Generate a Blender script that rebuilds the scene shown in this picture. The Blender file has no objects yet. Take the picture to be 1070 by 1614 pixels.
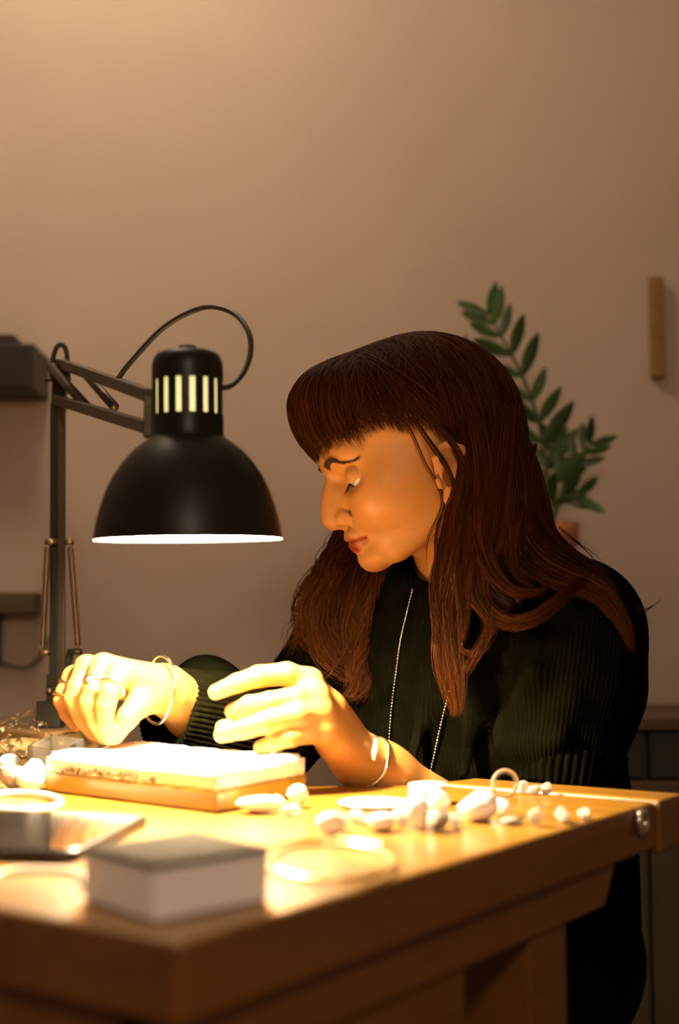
import bpy, bmesh, math, random
import numpy as np
from mathutils import Vector, Matrix
from mathutils.bvhtree import BVHTree

random.seed(7); rng = np.random.default_rng(7)
scene = bpy.context.scene
COL = scene.collection

# ---------------------------------------------------------------- camera
FPX, CX, CY, HOR = 2000.0, 535.0, 807.0, 1000.0
TZ = 0.75                                   # bench top height
CAMZ = 0.88
PITCH = math.atan((HOR - CY) / FPX)
cam_d = bpy.data.cameras.new('camera'); cam = bpy.data.objects.new('camera', cam_d); COL.objects.link(cam)
cam.location = (0, 0, CAMZ); cam.rotation_euler = (math.pi/2 + PITCH, 0, 0)
cam_d.sensor_fit = 'VERTICAL'; cam_d.sensor_height = 36.0; cam_d.sensor_width = 36.0*1070/1614
cam_d.lens = FPX*36.0/1614
cam_d.clip_start = 0.02
cam_d.dof.use_dof = True; cam_d.dof.focus_distance = 1.22; cam_d.dof.aperture_fstop = 3.0
scene.camera = cam

# ---------------------------------------------------------------- world, added room light, exposure
w = bpy.data.worlds.new('world'); scene.world = w; w.use_nodes = True
w.node_tree.nodes['Background'].inputs[0].default_value = (1.0, 0.8, 0.62, 1)
w.node_tree.nodes['Background'].inputs[1].default_value = 0.02
scene.view_settings.view_transform = 'Standard'; scene.view_settings.look = 'None'
scene.view_settings.exposure = 0.0; scene.view_settings.gamma = 1.0
scene.view_settings.use_curve_mapping = False
BULB_POWER = 52.0
ROOM_POWER = 25.0
PENDANT_POWER = 25.0
BULB_COL = (1.0, 0.80, 0.50)
ROOM_COL = (1.0, 0.78, 0.56)

# ---------------------------------------------------------------- projection helpers (where a thing seen at a pixel stands, given its distance or height)
_F = np.array([0, math.cos(PITCH), math.sin(PITCH)]); _U = np.array([0, -math.sin(PITCH), math.cos(PITCH)]); _X = np.array([1.0, 0, 0])
C0 = np.array([0, 0, CAMZ])
def ray(px, py): return _F*FPX + _X*(px-CX) + _U*(CY-py)
def P(px, py, Y):
    d = ray(px, py); return C0 + d*(Y/d[1])
def PZ(px, py, z=TZ):
    d = ray(px, py); return C0 + d*((z-CAMZ)/d[2])
def unit(v): v = np.asarray(v, float); return v/np.linalg.norm(v)

# ---------------------------------------------------------------- object helpers
def empty(name, loc=(0, 0, 0)):
    o = bpy.data.objects.new(name, None); o.empty_display_size = 0.05; o.location = loc; COL.objects.link(o); return o
def wloc(o):
    l = Vector((0, 0, 0))
    while o is not None: l += Vector(o.location); o = o.parent
    return np.array(l)
def tag(o, label, cat, group=None):
    o['label'] = label; o['category'] = cat
    if group: o['group'] = group
    return o
def mesh_obj(name, verts, faces, mat, parent=None, smooth=True, origin=None):
    """link one mesh object; verts in world metres; the object's origin is the parent's origin, or its own base"""
    verts = np.asarray(verts, float).reshape(-1, 3)
    if parent is not None: off = wloc(parent)
    elif origin is not None: off = np.asarray(origin, float)
    else: off = np.array([verts[:, 0].mean(), verts[:, 1].mean(), verts[:, 2].min()])
    me = bpy.data.meshes.new(name)
    if isinstance(faces, np.ndarray):
        n, k = faces.shape
        me.vertices.add(len(verts)); me.vertices.foreach_set('co', (verts-off).astype(np.float32).ravel())
        me.loops.add(n*k); me.loops.foreach_set('vertex_index', faces.astype(np.int32).ravel())
        me.polygons.add(n); me.polygons.foreach_set('loop_start', np.arange(0, n*k, k, dtype=np.int32))
        me.polygons.foreach_set('loop_total', np.full(n, k, np.int32))
        me.update(calc_edges=True)
    else:
        me.from_pydata([tuple(v) for v in (verts-off)], [], faces)
    if smooth: me.polygons.foreach_set('use_smooth', np.ones(len(me.polygons), bool))
    if mat is not None: me.materials.append(mat)
    me.update()
    o = bpy.data.objects.new(name, me); COL.objects.link(o)
    if parent is not None: o.parent = parent
    else: o.location = off
    return o
class MB:
    """collects shapes that become ONE mesh"""
    def __init__(s): s.v = []; s.f = []
    def add(s, v, f):
        b = len(s.v); s.v += [tuple(map(float, q)) for q in v]; s.f += [tuple(i+b for i in q) for q in f]; return s
    def box(s, c, x, y, z, bev=0.0):
        """c centre, x y z half-axis vectors"""
        c, x, y, z = (np.asarray(q, float) for q in (c, x, y, z))
        if bev <= 0:
            v = [c+a*x+b*y+d*z for d in (-1, 1) for b in (-1, 1) for a in (-1, 1)]
            return s.add(v, [(0,2,3,1),(4,5,7,6),(0,1,5,4),(2,6,7,3),(0,4,6,2),(1,3,7,5)])
        lx, ly, lz = np.linalg.norm(x), np.linalg.norm(y), np.linalg.norm(z)
        bm = bmesh.new(); bmesh.ops.create_cube(bm, size=2)
        for q in bm.verts: q.co = Vector((q.co.x*lx, q.co.y*ly, q.co.z*lz))
        bmesh.ops.bevel(bm, geom=list(bm.edges), offset=min(bev, .9*min(lx, ly, lz)), segments=2, profile=.5, affect='EDGES')
        M = np.stack([x/lx, y/ly, z/lz])
        vs = [c+np.array(q.co)@M for q in bm.verts]; bm.verts.index_update()
        fs = [tuple(q.index for q in f.verts) for f in bm.faces]; bm.free()
        return s.add(vs, fs)
    def tube(s, pts, r, n=10, cap=True, closed=False, flat=None):
        pts = np.asarray(pts, float); m = len(pts); r = np.broadcast_to(np.asarray(r, float), (m,))
        T = np.gradient(pts, axis=0) if not closed else np.roll(pts, -1, 0)-np.roll(pts, 1, 0)
        T /= np.linalg.norm(T, axis=1)[:, None]+1e-12
        ref = np.array([0, 0, 1.0]) if abs(T[0][2]) < .9 else np.array([1.0, 0, 0])
        nn = unit(np.cross(T[0], ref)); v = []
        for i in range(m):
            nn = unit(nn-T[i]*nn.dot(T[i])); bb = np.cross(T[i], nn)
            for k in range(n):
                a = 2*math.pi*k/n; v.append(pts[i]+r[i]*(math.cos(a)*nn+math.sin(a)*bb))
        f = []
        for i in range(m if closed else m-1):
            j = (i+1) % m
            for k in range(n): f.append((i*n+k, i*n+(k+1) % n, j*n+(k+1) % n, j*n+k))
        if cap and not closed: f.append(tuple(range(n))[::-1]); f.append(tuple((m-1)*n+k for k in range(n)))
        return s.add(v, f)
    def lathe(s, prof, o, ax, n=48, a0=0, a1=2*math.pi, cap0=False, cap1=False):
        """prof: (radius, height) pairs; o origin, ax axis"""
        o = np.asarray(o, float); ax = unit(ax)
        ref = np.array([1.0, 0, 0]) if abs(ax[0]) < .9 else np.array([0, 1.0, 0])
        x = unit(ref-ax*ref.dot(ax)); y = np.cross(ax, x); full = abs(a1-a0-2*math.pi) < 1e-6
        m = n if full else n+1; v = []; f = []
        for r, h in prof:
            for k in range(m):
                a = a0+(a1-a0)*k/n; v.append(o+ax*h+r*(math.cos(a)*x+math.sin(a)*y))
        for i in range(len(prof)-1):
            for k in range(n):
                k2 = (k+1) % m; f.append((i*m+k, i*m+k2, (i+1)*m+k2, (i+1)*m+k))
        if cap0: f.append(tuple(range(m))[::-1])
        if cap1: f.append(tuple((len(prof)-1)*m+k for k in range(m)))
        return s.add(v, f)
    def prism(s, poly, z0, z1):
        """poly: list of xy, counter-clockwise"""
        n = len(poly); v = [(p[0], p[1], z0) for p in poly]+[(p[0], p[1], z1) for p in poly]
        f = [tuple(range(n))[::-1], tuple(range(n, 2*n))]+[(i, (i+1) % n, n+(i+1) % n, n+i) for i in range(n)]
        return s.add(v, f)
    def build(s, name, mat, parent=None, smooth=False, bevel=0.0, origin=None):
        o = mesh_obj(name, s.v, s.f, mat, parent, smooth, origin)
        bm = bmesh.new(); bm.from_mesh(o.data); bmesh.ops.recalc_face_normals(bm, faces=bm.faces); bm.to_mesh(o.data); bm.free()
        if bevel:
            md = o.modifiers.new('bevel', 'BEVEL'); md.width = bevel; md.segments = 2; md.limit_method = 'ANGLE'; md.angle_limit = math.radians(40)
        return o
def spline(pts, n=12):
    """Catmull-Rom through pts (any dimension), n samples per span"""
    p = np.asarray(pts, float); p = np.vstack([2*p[0]-p[1], p, 2*p[-1]-p[-2]]); out = []
    t = np.linspace(0, 1, n, endpoint=False)[:, None]
    for i in range(1, len(p)-2):
        a, b, c, d = p[i-1:i+3]
        out.append(.5*((2*b)+(-a+c)*t+(2*a-5*b+4*c-d)*t*t+(-a+3*b-3*c+d)*t**3))
    return np.vstack(out+[p[-2][None]])

# ---------------------------------------------------------------- materials
def mat(name, col, rough=.5, var=.0, vscale=30, metal=0, bump=0, bscale=200, coat=0, sss=0, trans=0, ior=1.45, spec=.5, emit=None, estr=0, alpha=1, sheen=0):
    m = bpy.data.materials.new(name); m.use_nodes = True; nt = m.node_tree; b = nt.nodes['Principled BSDF']; L = nt.links
    def S(k, v):
        if k in b.inputs: b.inputs[k].default_value = v
    S('Base Color', (*col, 1)); S('Roughness', rough); S('Metallic', metal); S('Coat Weight', coat); S('Coat Roughness', .15)
    S('Transmission Weight', trans); S('IOR', ior); S('Specular IOR Level', spec); S('Alpha', alpha); S('Sheen Weight', sheen)
    if sss: S('Subsurface Weight', sss); S('Subsurface Radius', (.012, .005, .003)); S('Subsurface Scale', 1.0)
    if emit: S('Emission Color', (*emit, 1)); S('Emission Strength', estr)
    tc = nt.nodes.new('ShaderNodeTexCoord')
    if var:
        n = nt.nodes.new('ShaderNodeTexNoise'); n.inputs['Scale'].default_value = vscale; n.inputs['Detail'].default_value = 4
        L.new(tc.outputs['Object'], n.inputs['Vector'])
        r = nt.nodes.new('ShaderNodeValToRGB'); r.color_ramp.elements[0].position = .3; r.color_ramp.elements[1].position = .7
        r.color_ramp.elements[0].color = (*[c*(1-var) for c in col], 1); r.color_ramp.elements[1].color = (*[min(1, c*(1+var)) for c in col], 1)
        L.new(n.outputs['Fac'], r.inputs['Fac']); L.new(r.outputs['Color'], b.inputs['Base Color'])
    if bump:
        n2 = nt.nodes.new('ShaderNodeTexNoise'); n2.inputs['Scale'].default_value = bscale; n2.inputs['Detail'].default_value = 3
        L.new(tc.outputs['Object'], n2.inputs['Vector'])
        bp = nt.nodes.new('ShaderNodeBump'); bp.inputs['Strength'].default_value = bump; bp.inputs['Distance'].default_value = .002
        L.new(n2.outputs['Fac'], bp.inputs['Height']); L.new(bp.outputs['Normal'], b.inputs['Normal'])
    return m
def wood(name, c1, c2, ang, rough=.35, coat=.3, scale=22):
    """grain runs along direction ang (radians, about z)"""
    m = bpy.data.materials.new(name); m.use_nodes = True; nt = m.node_tree; b = nt.nodes['Principled BSDF']; L = nt.links
    tc = nt.nodes.new('ShaderNodeTexCoord')
    mp0 = nt.nodes.new('ShaderNodeMapping'); mp0.inputs['Rotation'].default_value = (0, 0, -ang); L.new(tc.outputs['Object'], mp0.inputs['Vector'])
    mp = nt.nodes.new('ShaderNodeMapping'); mp.inputs['Scale'].default_value = (.07, 1, 1); L.new(mp0.outputs['Vector'], mp.inputs['Vector'])
    n = nt.nodes.new('ShaderNodeTexNoise'); n.inputs['Scale'].default_value = scale; n.inputs['Detail'].default_value = 6; n.inputs['Distortion'].default_value = 1.2
    L.new(mp.outputs['Vector'], n.inputs['Vector'])
    n2 = nt.nodes.new('ShaderNodeTexNoise'); n2.inputs['Scale'].default_value = scale*9; n2.inputs['Detail'].default_value = 3; L.new(mp.outputs['Vector'], n2.inputs['Vector'])
    mx = nt.nodes.new('ShaderNodeMath'); mx.operation = 'MULTIPLY_ADD'; L.new(n2.outputs['Fac'], mx.inputs[0]); mx.inputs[1].default_value = .35; L.new(n.outputs['Fac'], mx.inputs[2])
    r = nt.nodes.new('ShaderNodeValToRGB'); r.color_ramp.elements[0].position = .45; r.color_ramp.elements[1].position = .85
    r.color_ramp.elements[0].color = (*c1, 1); r.color_ramp.elements[1].color = (*c2, 1)
    L.new(mx.outputs[0], r.inputs['Fac']); L.new(r.outputs['Color'], b.inputs['Base Color'])
    b.inputs['Roughness'].default_value = rough; b.inputs['Coat Weight'].default_value = coat; b.inputs['Coat Roughness'].default_value = .2
    bp = nt.nodes.new('ShaderNodeBump'); bp.inputs['Strength'].default_value = .12; bp.inputs['Distance'].default_value = .001
    L.new(mx.outputs[0], bp.inputs['Height']); L.new(bp.outputs['Normal'], b.inputs['Normal'])
    return m
# ---------------------------------------------------------------- the room
M_wall = mat('wall_paint', (.50, .40, .32), .85, var=.06, vscale=3, bump=.15, bscale=90)
M_ceil = mat('ceiling_paint', (.72, .66, .58), .9)
M_floor = wood('floor_wood', (.10, .05, .02), (.17, .09, .04), 0, .5, .1, 8)
WX0, WX1, WY0, WY1, WZ = -1.9, 1.9, -1.9, 2.15, 2.55
def setting(name, c, hx, hy, hz, m):
    o = MB().box(c, (hx, 0, 0), (0, hy, 0), (0, 0, hz)).build(name, m); o['kind'] = 'structure'; return o
cx_, cy_ = (WX0+WX1)/2, (WY0+WY1)/2
setting('floor', (cx_, cy_, -.03), (WX1-WX0)/2+.1, (WY1-WY0)/2+.1, .03, M_floor)
setting('ceiling', (cx_, cy_, WZ+.03), (WX1-WX0)/2+.1, (WY1-WY0)/2+.1, .03, M_ceil)
setting('wall_back', (cx_, WY1+.05, WZ/2), (WX1-WX0)/2+.1, .05, WZ/2, M_wall)
setting('wall_front', (cx_, WY0-.05, WZ/2), (WX1-WX0)/2+.1, .05, WZ/2, M_wall)
setting('wall_left', (WX0-.05, cy_, WZ/2), .05, (WY1-WY0)/2, WZ/2, M_wall)
setting('wall_right', (WX1+.05, cy_, WZ/2), .05, (WY1-WY0)/2, WZ/2, M_wall)

# unseen ceiling lamp, added near the back wall to brighten the upper wall
M_opal = mat('opal_glass', (.9, .85, .78), .4, emit=ROOM_COL, estr=2.0)
M_dkmetal = mat('black_lacquer', (.012, .011, .008), .38, var=.2, vscale=60, spec=.5)
cl = empty('added_ceiling_lamp', (-.45, 1.50, WZ)); tag(cl, 'added round opal glass ceiling lamp near the back wall, unseen', 'lamp')
MB().lathe([(.0, 0), (.11, 0), (.11, -.03), (.0, -.03)], (-.45, 1.50, WZ), (0, 0, 1), 40).build('mount', M_dkmetal, cl)
MB().lathe([(.0, -.15), (.09, -.145), (.16, -.12), (.18, -.08), (.16, -.045), (.11, -.031)], (-.45, 1.50, WZ), (0, 0, 1), 40).build('opal_shade', M_opal, cl, True)
ld = bpy.data.lights.new('added_ceiling_light', 'POINT'); ld.energy = ROOM_POWER; ld.color = ROOM_COL; ld.shadow_soft_size = .18
lo = bpy.data.objects.new('added_ceiling_light', ld); COL.objects.link(lo); lo.location = (0, 0, -.22); lo.parent = cl

# unseen pendant lamp, added behind the camera to light the card box
PL = np.array([.10, -.40, 1.62])
pn = empty('added_pendant_lamp', (PL[0], PL[1], WZ)); tag(pn, 'added opal globe pendant lamp behind the camera, unseen', 'lamp')
MB().tube([(PL[0], PL[1], WZ), (PL[0], PL[1], PL[2]+.11)], .004, 8).build('cord', M_dkmetal, pn, True)
MB().lathe([(.09*math.sin(a), -.09*math.cos(a)) for a in np.linspace(0, math.pi, 17)], PL+(0, 0, .02), (0, 0, 1), 32).build('globe', M_opal, pn, True)
pd = bpy.data.lights.new('added_pendant_light', 'POINT'); pd.energy = PENDANT_POWER; pd.color = ROOM_COL; pd.shadow_soft_size = .09
po = bpy.data.objects.new('added_pendant_light', pd); COL.objects.link(po); po.location = (0, 0, PL[2]-.17-WZ); po.parent = pn

# ---------------------------------------------------------------- workbench
def xy(p): return np.array(p[:2])
A = xy(PZ(285, 1487)); B = xy(PZ(1069, 1253)); e1 = unit(B-A); Eq = xy(PZ(0, 1417)); e2 = unit(Eq-A)
e2 = unit(np.array([-e1[1], e1[0]])*.9+e2*.1) if True else e2
L1 = np.linalg.norm(B-A); W2 = 1.12
ang2 = math.atan2(e2[1], e2[0]); ang1 = math.atan2(e1[1], e1[0])
def T2(s, t): return A+e1*s+e2*t            # bench coordinates: s along the near-right edge, t along the left edge
def T3(s, t, z): q = T2(s, t); return np.array([q[0], q[1], z])
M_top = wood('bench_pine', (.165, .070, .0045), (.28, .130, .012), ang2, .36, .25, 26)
M_pine_shade = wood('bench_pine_shaded', (.095, .033, .0024), (.140, .050, .0048), ang1, .45, .1, 26)  # same pine in a darker tone: shade of sides and legs put into colour
TH = .036
bench = empty('workbench', (*T2(L1/2, W2/2), 0)); tag(bench, 'varnished pine workbench with a curved cutout where the woman sits', 'workbench')
# cutout (an arc in the back edge) shared by top board and back rail
RAILW = .052
tc_, th_, dp_ = .435, .245, .15
def cut(t): q = 1-((t-tc_)/th_)**2; return L1-(dp_*math.sqrt(q) if q > 0 else 0)
ts = [tc_-th_*math.cos(a) for a in np.linspace(0, math.pi, 61)]
sR = L1-RAILW
ta = [t for t in ts if cut(t) < sR]
t0c, t1c = ta[0], ta[-1]
top = [T2(0, 0), T2(sR-.0008, 0)]+[T2(min(cut(t), sR-.0008), t) for t in ta]+[T2(sR-.0008, W2), T2(0, W2)]
def shade_sides(o):  # upright faces get the pine with shade painted into its colour
    o.data.materials.append(M_pine_shade)
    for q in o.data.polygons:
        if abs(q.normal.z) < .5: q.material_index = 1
shade_sides(MB().prism(top, TZ-TH, TZ).build('top_board', M_top, bench, bevel=.003))
for (ta_, tb_, tl) in ((0, t0c, [t for t in ts if t < t0c]), (t1c, W2, [t for t in ts if t > t1c])):
    if ta_ == 0: poly = [T2(sR, -.004), T2(L1, -.004), T2(L1, .19)]+[T2(cut(t), t) for t in tl[1:]]+[T2(sR, tb_)]
    else: poly = [T2(sR, ta_)]+[T2(cut(t), t) for t in tl[:-1]]+[T2(L1, tl[-1]), T2(L1, W2), T2(sR, W2)]
    shade_sides(MB().prism(poly, TZ-TH-.004, TZ+.0015).build('back_rail', M_top, bench, bevel=.003))
def s_of(px, py, t=0.0):
    d = ray(px, py); n = np.array([e2[0], e2[1], 0]); o = np.array([*T2(0, t), 0]); k = (o-C0).dot(n)/d.dot(n); q = C0+d*k
    return (q[:2]-A).dot(e1), q[2]
def beam(name, s0, s1, t0, t1, z0, z1, m, bev=.002):
    c = T3((s0+s1)/2, (t0+t1)/2, (z0+z1)/2)
    return MB().box(c, np.array([*e1, 0])*(s1-s0)/2, np.array([*e2, 0])*(t1-t0)/2, (0, 0, (z1-z0)/2), bev).build(name, m, bench)
sa, za = s_of(985, 1352, .008); sb, zb = s_of(966, 1406, .008)
zt = TZ-TH-.0005; zb2 = min(zb, zt-.03)
poly = [(.02, zt), (sa, zt), (sb, zb2), (.02, zb2)]
v = [T3(s, t, z) for t in (.008, .038) for s, z in poly]
MB().add(v, [(0,1,2,3),(7,6,5,4),(0,4,5,1),(1,5,6,2),(2,6,7,3),(3,7,4,0)]).build('batten', M_pine_shade, bench, bevel=.002)
l0, _ = s_of(845, 1480, .012); l1_, _ = s_of(904, 1480, .012)
beam('leg', l0, l1_, .012, .012+(l1_-l0), 0, zb2-.0005, M_pine_shade)
l2, _ = s_of(741, 1520, .012)
beam('leg', .012, l2, .012, .045, 0, zb2-.0005, M_pine_shade)
for tt in (W2-.10,):
    v = [T3(s, t, z) for t in (tt, tt+.03) for s, z in poly]
    MB().add(v, [(0,1,2,3),(7,6,5,4),(0,4,5,1),(1,5,6,2),(2,6,7,3),(3,7,4,0)]).build('batten', M_pine_shade, bench, bevel=.002)
    beam('leg', l0, l1_, tt, tt+.06, 0, zb2-.0005, M_pine_shade); beam('leg', .012, .075, tt, tt+.06, 0, zb2-.0005, M_pine_shade)
beam('apron', .010, .034, .046, W2-.105, zt-.045, zt, M_pine_shade)
# bolt in the rail end
M_steel = mat('worn_steel', (.62, .58, .50), .28, metal=1, var=.15, vscale=80)
sbv, zbv = s_of(1027, 1297, -.004)
o3 = T3(sbv, -.0042, zbv); axb = -np.array([*e2, 0])
MB().lathe([(.0035, -.004), (.0095, -.004), (.0105, 0), (.0098, .0018), (.0045, .0022), (.0035, -.001)], o3, axb, 28).build('bolt_ring', M_steel, bench, True)

# wooden ledge on the back rail that the lamp is clamped to
M_ledge = wood('ledge_oak', (.17, .085, .028), (.27, .145, .05), ang2, .5, .05, 30)
lz = TZ+.002
ledge = MB().box(T3(L1-.045, .865, lz+.0125), np.array([*e1, 0])*.04, np.array([*e2, 0])*.205, (0, 0, .0125), .003).build('wooden_ledge', M_ledge)
tag(ledge, 'brown wooden strip on the back of the bench that carries the lamp', 'board')
LZ2 = lz+.025

# ---------------------------------------------------------------- desk lamp
M_lampout = mat('lamp_black_enamel', (.006, .0052, .003), .40, var=.1, vscale=20, spec=.22)
M_lampin = mat('lamp_white_lining', (.85, .82, .72), .4)
M_arm = mat('arm_dark_steel', (.075, .058, .036), .42, metal=.6, var=.15, vscale=60)
M_spring = mat('spring_steel', (.45, .38, .24), .33, metal=1)
lampY = 1.00; postY = 1.43; KS = lampY/1.15
pb = P(80, 1142, postY); pbase = np.array([pb[0], pb[1], LZ2])
lamp = empty('desk_lamp', tuple(pbase)); tag(lamp, 'black architect desk lamp with slotted dome shade, switched on over the hands', 'lamp')
rim = P(297, 851, lampY)
k = lampY/FPX
axl = unit((-.012, -.042, 1.0)) ; axl = unit(axl)
outp = [(.0855, 0), (.0852, .004), (.0830, .016), (.0790, .031), (.0740, .045), (.0680, .0575), (.0590, .071), (.0490, .082), (.0400, .089), (.0335, .0935)]
outp = [(r*KS, h*KS) for r, h in outp]
NS = 16
def KL(prof): return [(r*KS, h*KS) for r, h in prof]
shade = MB().lathe(outp, rim, axl, 96)
shade.build('lamp_shade', M_lampout, lamp, True)
inn = [(r-.0014, h) for r, h in outp]; inn[0] = (.0855*KS, 0); inn.insert(1, (.0842*KS, .0005))
MB().lathe(inn, rim, axl, 96).build('shade_lining', M_lampin, lamp, True)
# neck with slots
neck = MB(); z0s, z1s = .1135, .1455
neck.lathe(KL([(.0335, .0935), (.0325, .096), (.0325, z0s)]), rim, axl, 96)
neck.lathe(KL([(.0325, z1s), (.0325, .158), (.0315, .164), (.0285, .1695), (.022, .1725), (.008, .1735), (.008, .1775), (.0, .178)]), rim, axl, 96)
for i in range(NS):
    a = 2*math.pi*(i+.15)/NS; hw = 2*math.pi/NS*.29
    neck.lathe(KL([(.0325, z0s), (.0325, z1s)]), rim, axl, 5, a-hw, a+hw)
    neck.lathe(KL([(.0311, z1s), (.0311, z0s)]), rim, axl, 5, a-hw, a+hw)
neck.lathe(KL([(.0311, z0s), (.0311, .0935)]), rim, axl, 64); neck.lathe(KL([(.0311, .160), (.0311, z1s)]), rim, axl, 64)
neck.build('slotted_neck', M_lampout, lamp, True)
MB().lathe(KL([(.0, .1600), (.0240, .1598), (.0240, .1485), (.0, .148)]), rim, axl, 40).build('socket', M_lampin, lamp, True)
# bulb and its light
M_bulb = mat('bulb_glass', (.95, .9, .8), .3, emit=(1, .84, .30), estr=.85)
MB().lathe(KL([(.0, .062), (.012, .064), (.020, .070), (.025, .080), (.0275, .095), (.0285, .110), (.0285, .146), (.02, .1478)]), rim, axl, 32).build('bulb', M_bulb, lamp, True)
bl = bpy.data.lights.new('lamp_light', 'POINT'); bl.energy = BULB_POWER; bl.color = BULB_COL; bl.shadow_soft_size = .014
blo = bpy.data.objects.new('lamp_light', bl); COL.objects.link(blo); blo.parent = lamp; blo.location = tuple(rim+axl*.050*KS-pbase)
# bracket at the shade neck
def bar(name, a, b, wd, m=M_arm, side=None, th=None, n=None):
    a, b = np.asarray(a), np.asarray(b); d = b-a; L = np.linalg.norm(d); d /= L
    s = unit(np.cross(d, (0, 0, 1)) if side is None else side-d*np.dot(side, d)); u = np.cross(s, d)
    return MB().box((a+b)/2, d*L/2, s*(th or wd)/2, u*wd/2, .001).build(name, m, lamp)
nb_t = P(238, 626, lampY+.010); nb_b = P(236, 690, lampY+.010)
bar('neck_bracket', nb_t, nb_b, .010, th=.010, side=np.array([1., 0, 0]))
# post head
ph_t = P(95, 576, postY); ph_b = P(93, 640, postY)
bar('post_bracket', ph_t+(0, 0, .006), ph_b-(0, 0, .006), .011, M_dkmetal, side=np.array([1., 0, 0]), th=.016)
bar('upper_arm', P(96, 573, postY-.012), P(236, 623, lampY+.02), .0105)
bar('upper_arm', P(92, 631, postY-.012), P(235, 674, lampY+.02), .0105)
def strut(name, a, b, r, m=M_spring, coil=True):
    a, b = np.asarray(a), np.asarray(b)
    if not coil: return MB().tube([a, b], r, 12).build(name, m, lamp, True)
    L = np.linalg.norm(b-a); turns = int(L/.0024); t = np.linspace(0, 1, turns*8); d = (b-a)/L
    x = unit(np.cross(d, (.3, .9, .2))); y = np.cross(d, x); ph = t*turns*2*math.pi
    core = a+(b-a)*t[:, None]+r*.8*(np.cos(ph)[:, None]*x+np.sin(ph)[:, None]*y)
    mb = MB().tube(core, .00095, 4); mb.tube([a-d*.006, a, b, b+d*.006], [.001, .0012, .0012, .001], 6)
    return mb.build(name, m, lamp, True)
strut('spring_cover', P(80, 578, postY-.03), P(137, 641, postY-.11), .0052, M_arm, False)
strut('spring_cover', P(128, 582, postY-.06), P(180, 641, lampY+.20), .0048, M_arm, False)
MB().tube([P(135, 649, postY-.12), P(157, 649, postY-.12)], .0024, 10).build('pin', M_spring, lamp, True)
MB().tube([P(74, 577, postY-.03), P(92, 577, postY-.03)], .0034, 10).build('pin', M_arm, lamp, True)
MB().tube([P(72, 599, postY-.01), P(84, 598, postY-.01)], .0026, 10).build('pin', M_arm, lamp, True)
# the upright: two parallel bars
bar('post', P(86, 636, postY), P(85, 1092, postY), .0085, M_dkmetal, side=np.array([1., 0, 0]))
bar('post', P(97.5, 636, postY-.004), P(96.5, 1092, postY-.004), .0080, M_arm, side=np.array([1., 0, 0]))
for xa, xb in ((75, 67), (111, 123)):
    strut('spring', P(xa, 862, postY-.012), P(xb, 1018, postY-.012), .0040)
MB().tube([P(71, 854, postY-.012), P(89, 854, postY-.012)], .0034, 12).build('pin', M_spring, lamp, True)
MB().tube([P(103, 854, postY-.012), P(116, 854, postY-.012)], .0034, 12).build('pin', M_spring, lamp, True)
MB().tube([P(61, 1028, postY-.012), P(79, 1028, postY-.012)], .0036, 12).build('pin', M_spring, lamp, True)
MB().tube([P(112, 1027, postY-.012), P(129, 1027, postY-.012)], .0034, 12).build('pin', M_arm, lamp, True)
for sx in (-1, 1):
    q0 = P(91, 1090, postY-.002); top_ = P(91+sx*(-18 if sx < 0 else 28)*1.0, 1028, postY-.002) if sx > 0 else P(79, 1028, postY-.002)
    qa = P(91+sx*9, 1030, postY-.002)
    pts = [P(91+sx*9, 1080, postY), P(91+sx*13, 1078, postY), P(117 if sx > 0 else 79, 1026, postY), P(108 if sx > 0 else 84, 1022, postY), P(91+sx*7, 1060, postY)]
    v = [p+np.array([0, dy, 0]) for dy in (-.005, .005) for p in pts]; n = len(pts)
    MB().add(v, [tuple(range(n)), tuple(range(n, 2*n))[::-1]]+[(i, n+i, n+(i+1) % n, (i+1) % n) for i in range(n)]).build('spring_bracket', M_dkmetal, lamp)
bar('collar', P(84, 1062, postY), P(84, 1108, postY), .013, M_dkmetal, side=np.array([1., 0, 0]))
MB().tube([P(73, 1089, postY-.012), P(83, 1089, postY-.012)], .0034, 12).build('pin', M_spring, lamp, True)
zt_ = P(80, 1104, postY)[2]
MB().box((pbase[0], pbase[1], (LZ2+zt_)/2), (.0135, 0, 0), (0, .015, 0), (0, 0, (zt_-LZ2)/2), .002).build('clamp_block', M_dkmetal, lamp)
# flex
cable = mat('black_flex', (.02, .016, .01), .45)
MB().tube(spline([P(344, 612, lampY+.02), P(365, 607, lampY+.03), P(385, 585, lampY+.04), P(395, 552, lampY+.05), P(390, 520, lampY+.06), P(365, 492, lampY+.08), P(320, 485, lampY+.1), P(260, 515, lampY+.12), P(205, 572, lampY+.13), P(180, 606, lampY+.13)], 8), .0024, 8).build('flex', cable, lamp, True)
MB().tube(spline([P(82, 600, postY-.01), P(83, 570, postY-.01), P(88, 550, postY-.012), P(96, 543, postY-.012), P(104, 552, postY-.012), P(107, 580, postY-.012), P(109, 620, postY-.01)], 8), .0028, 8).build('flex', cable, lamp, True)
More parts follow.
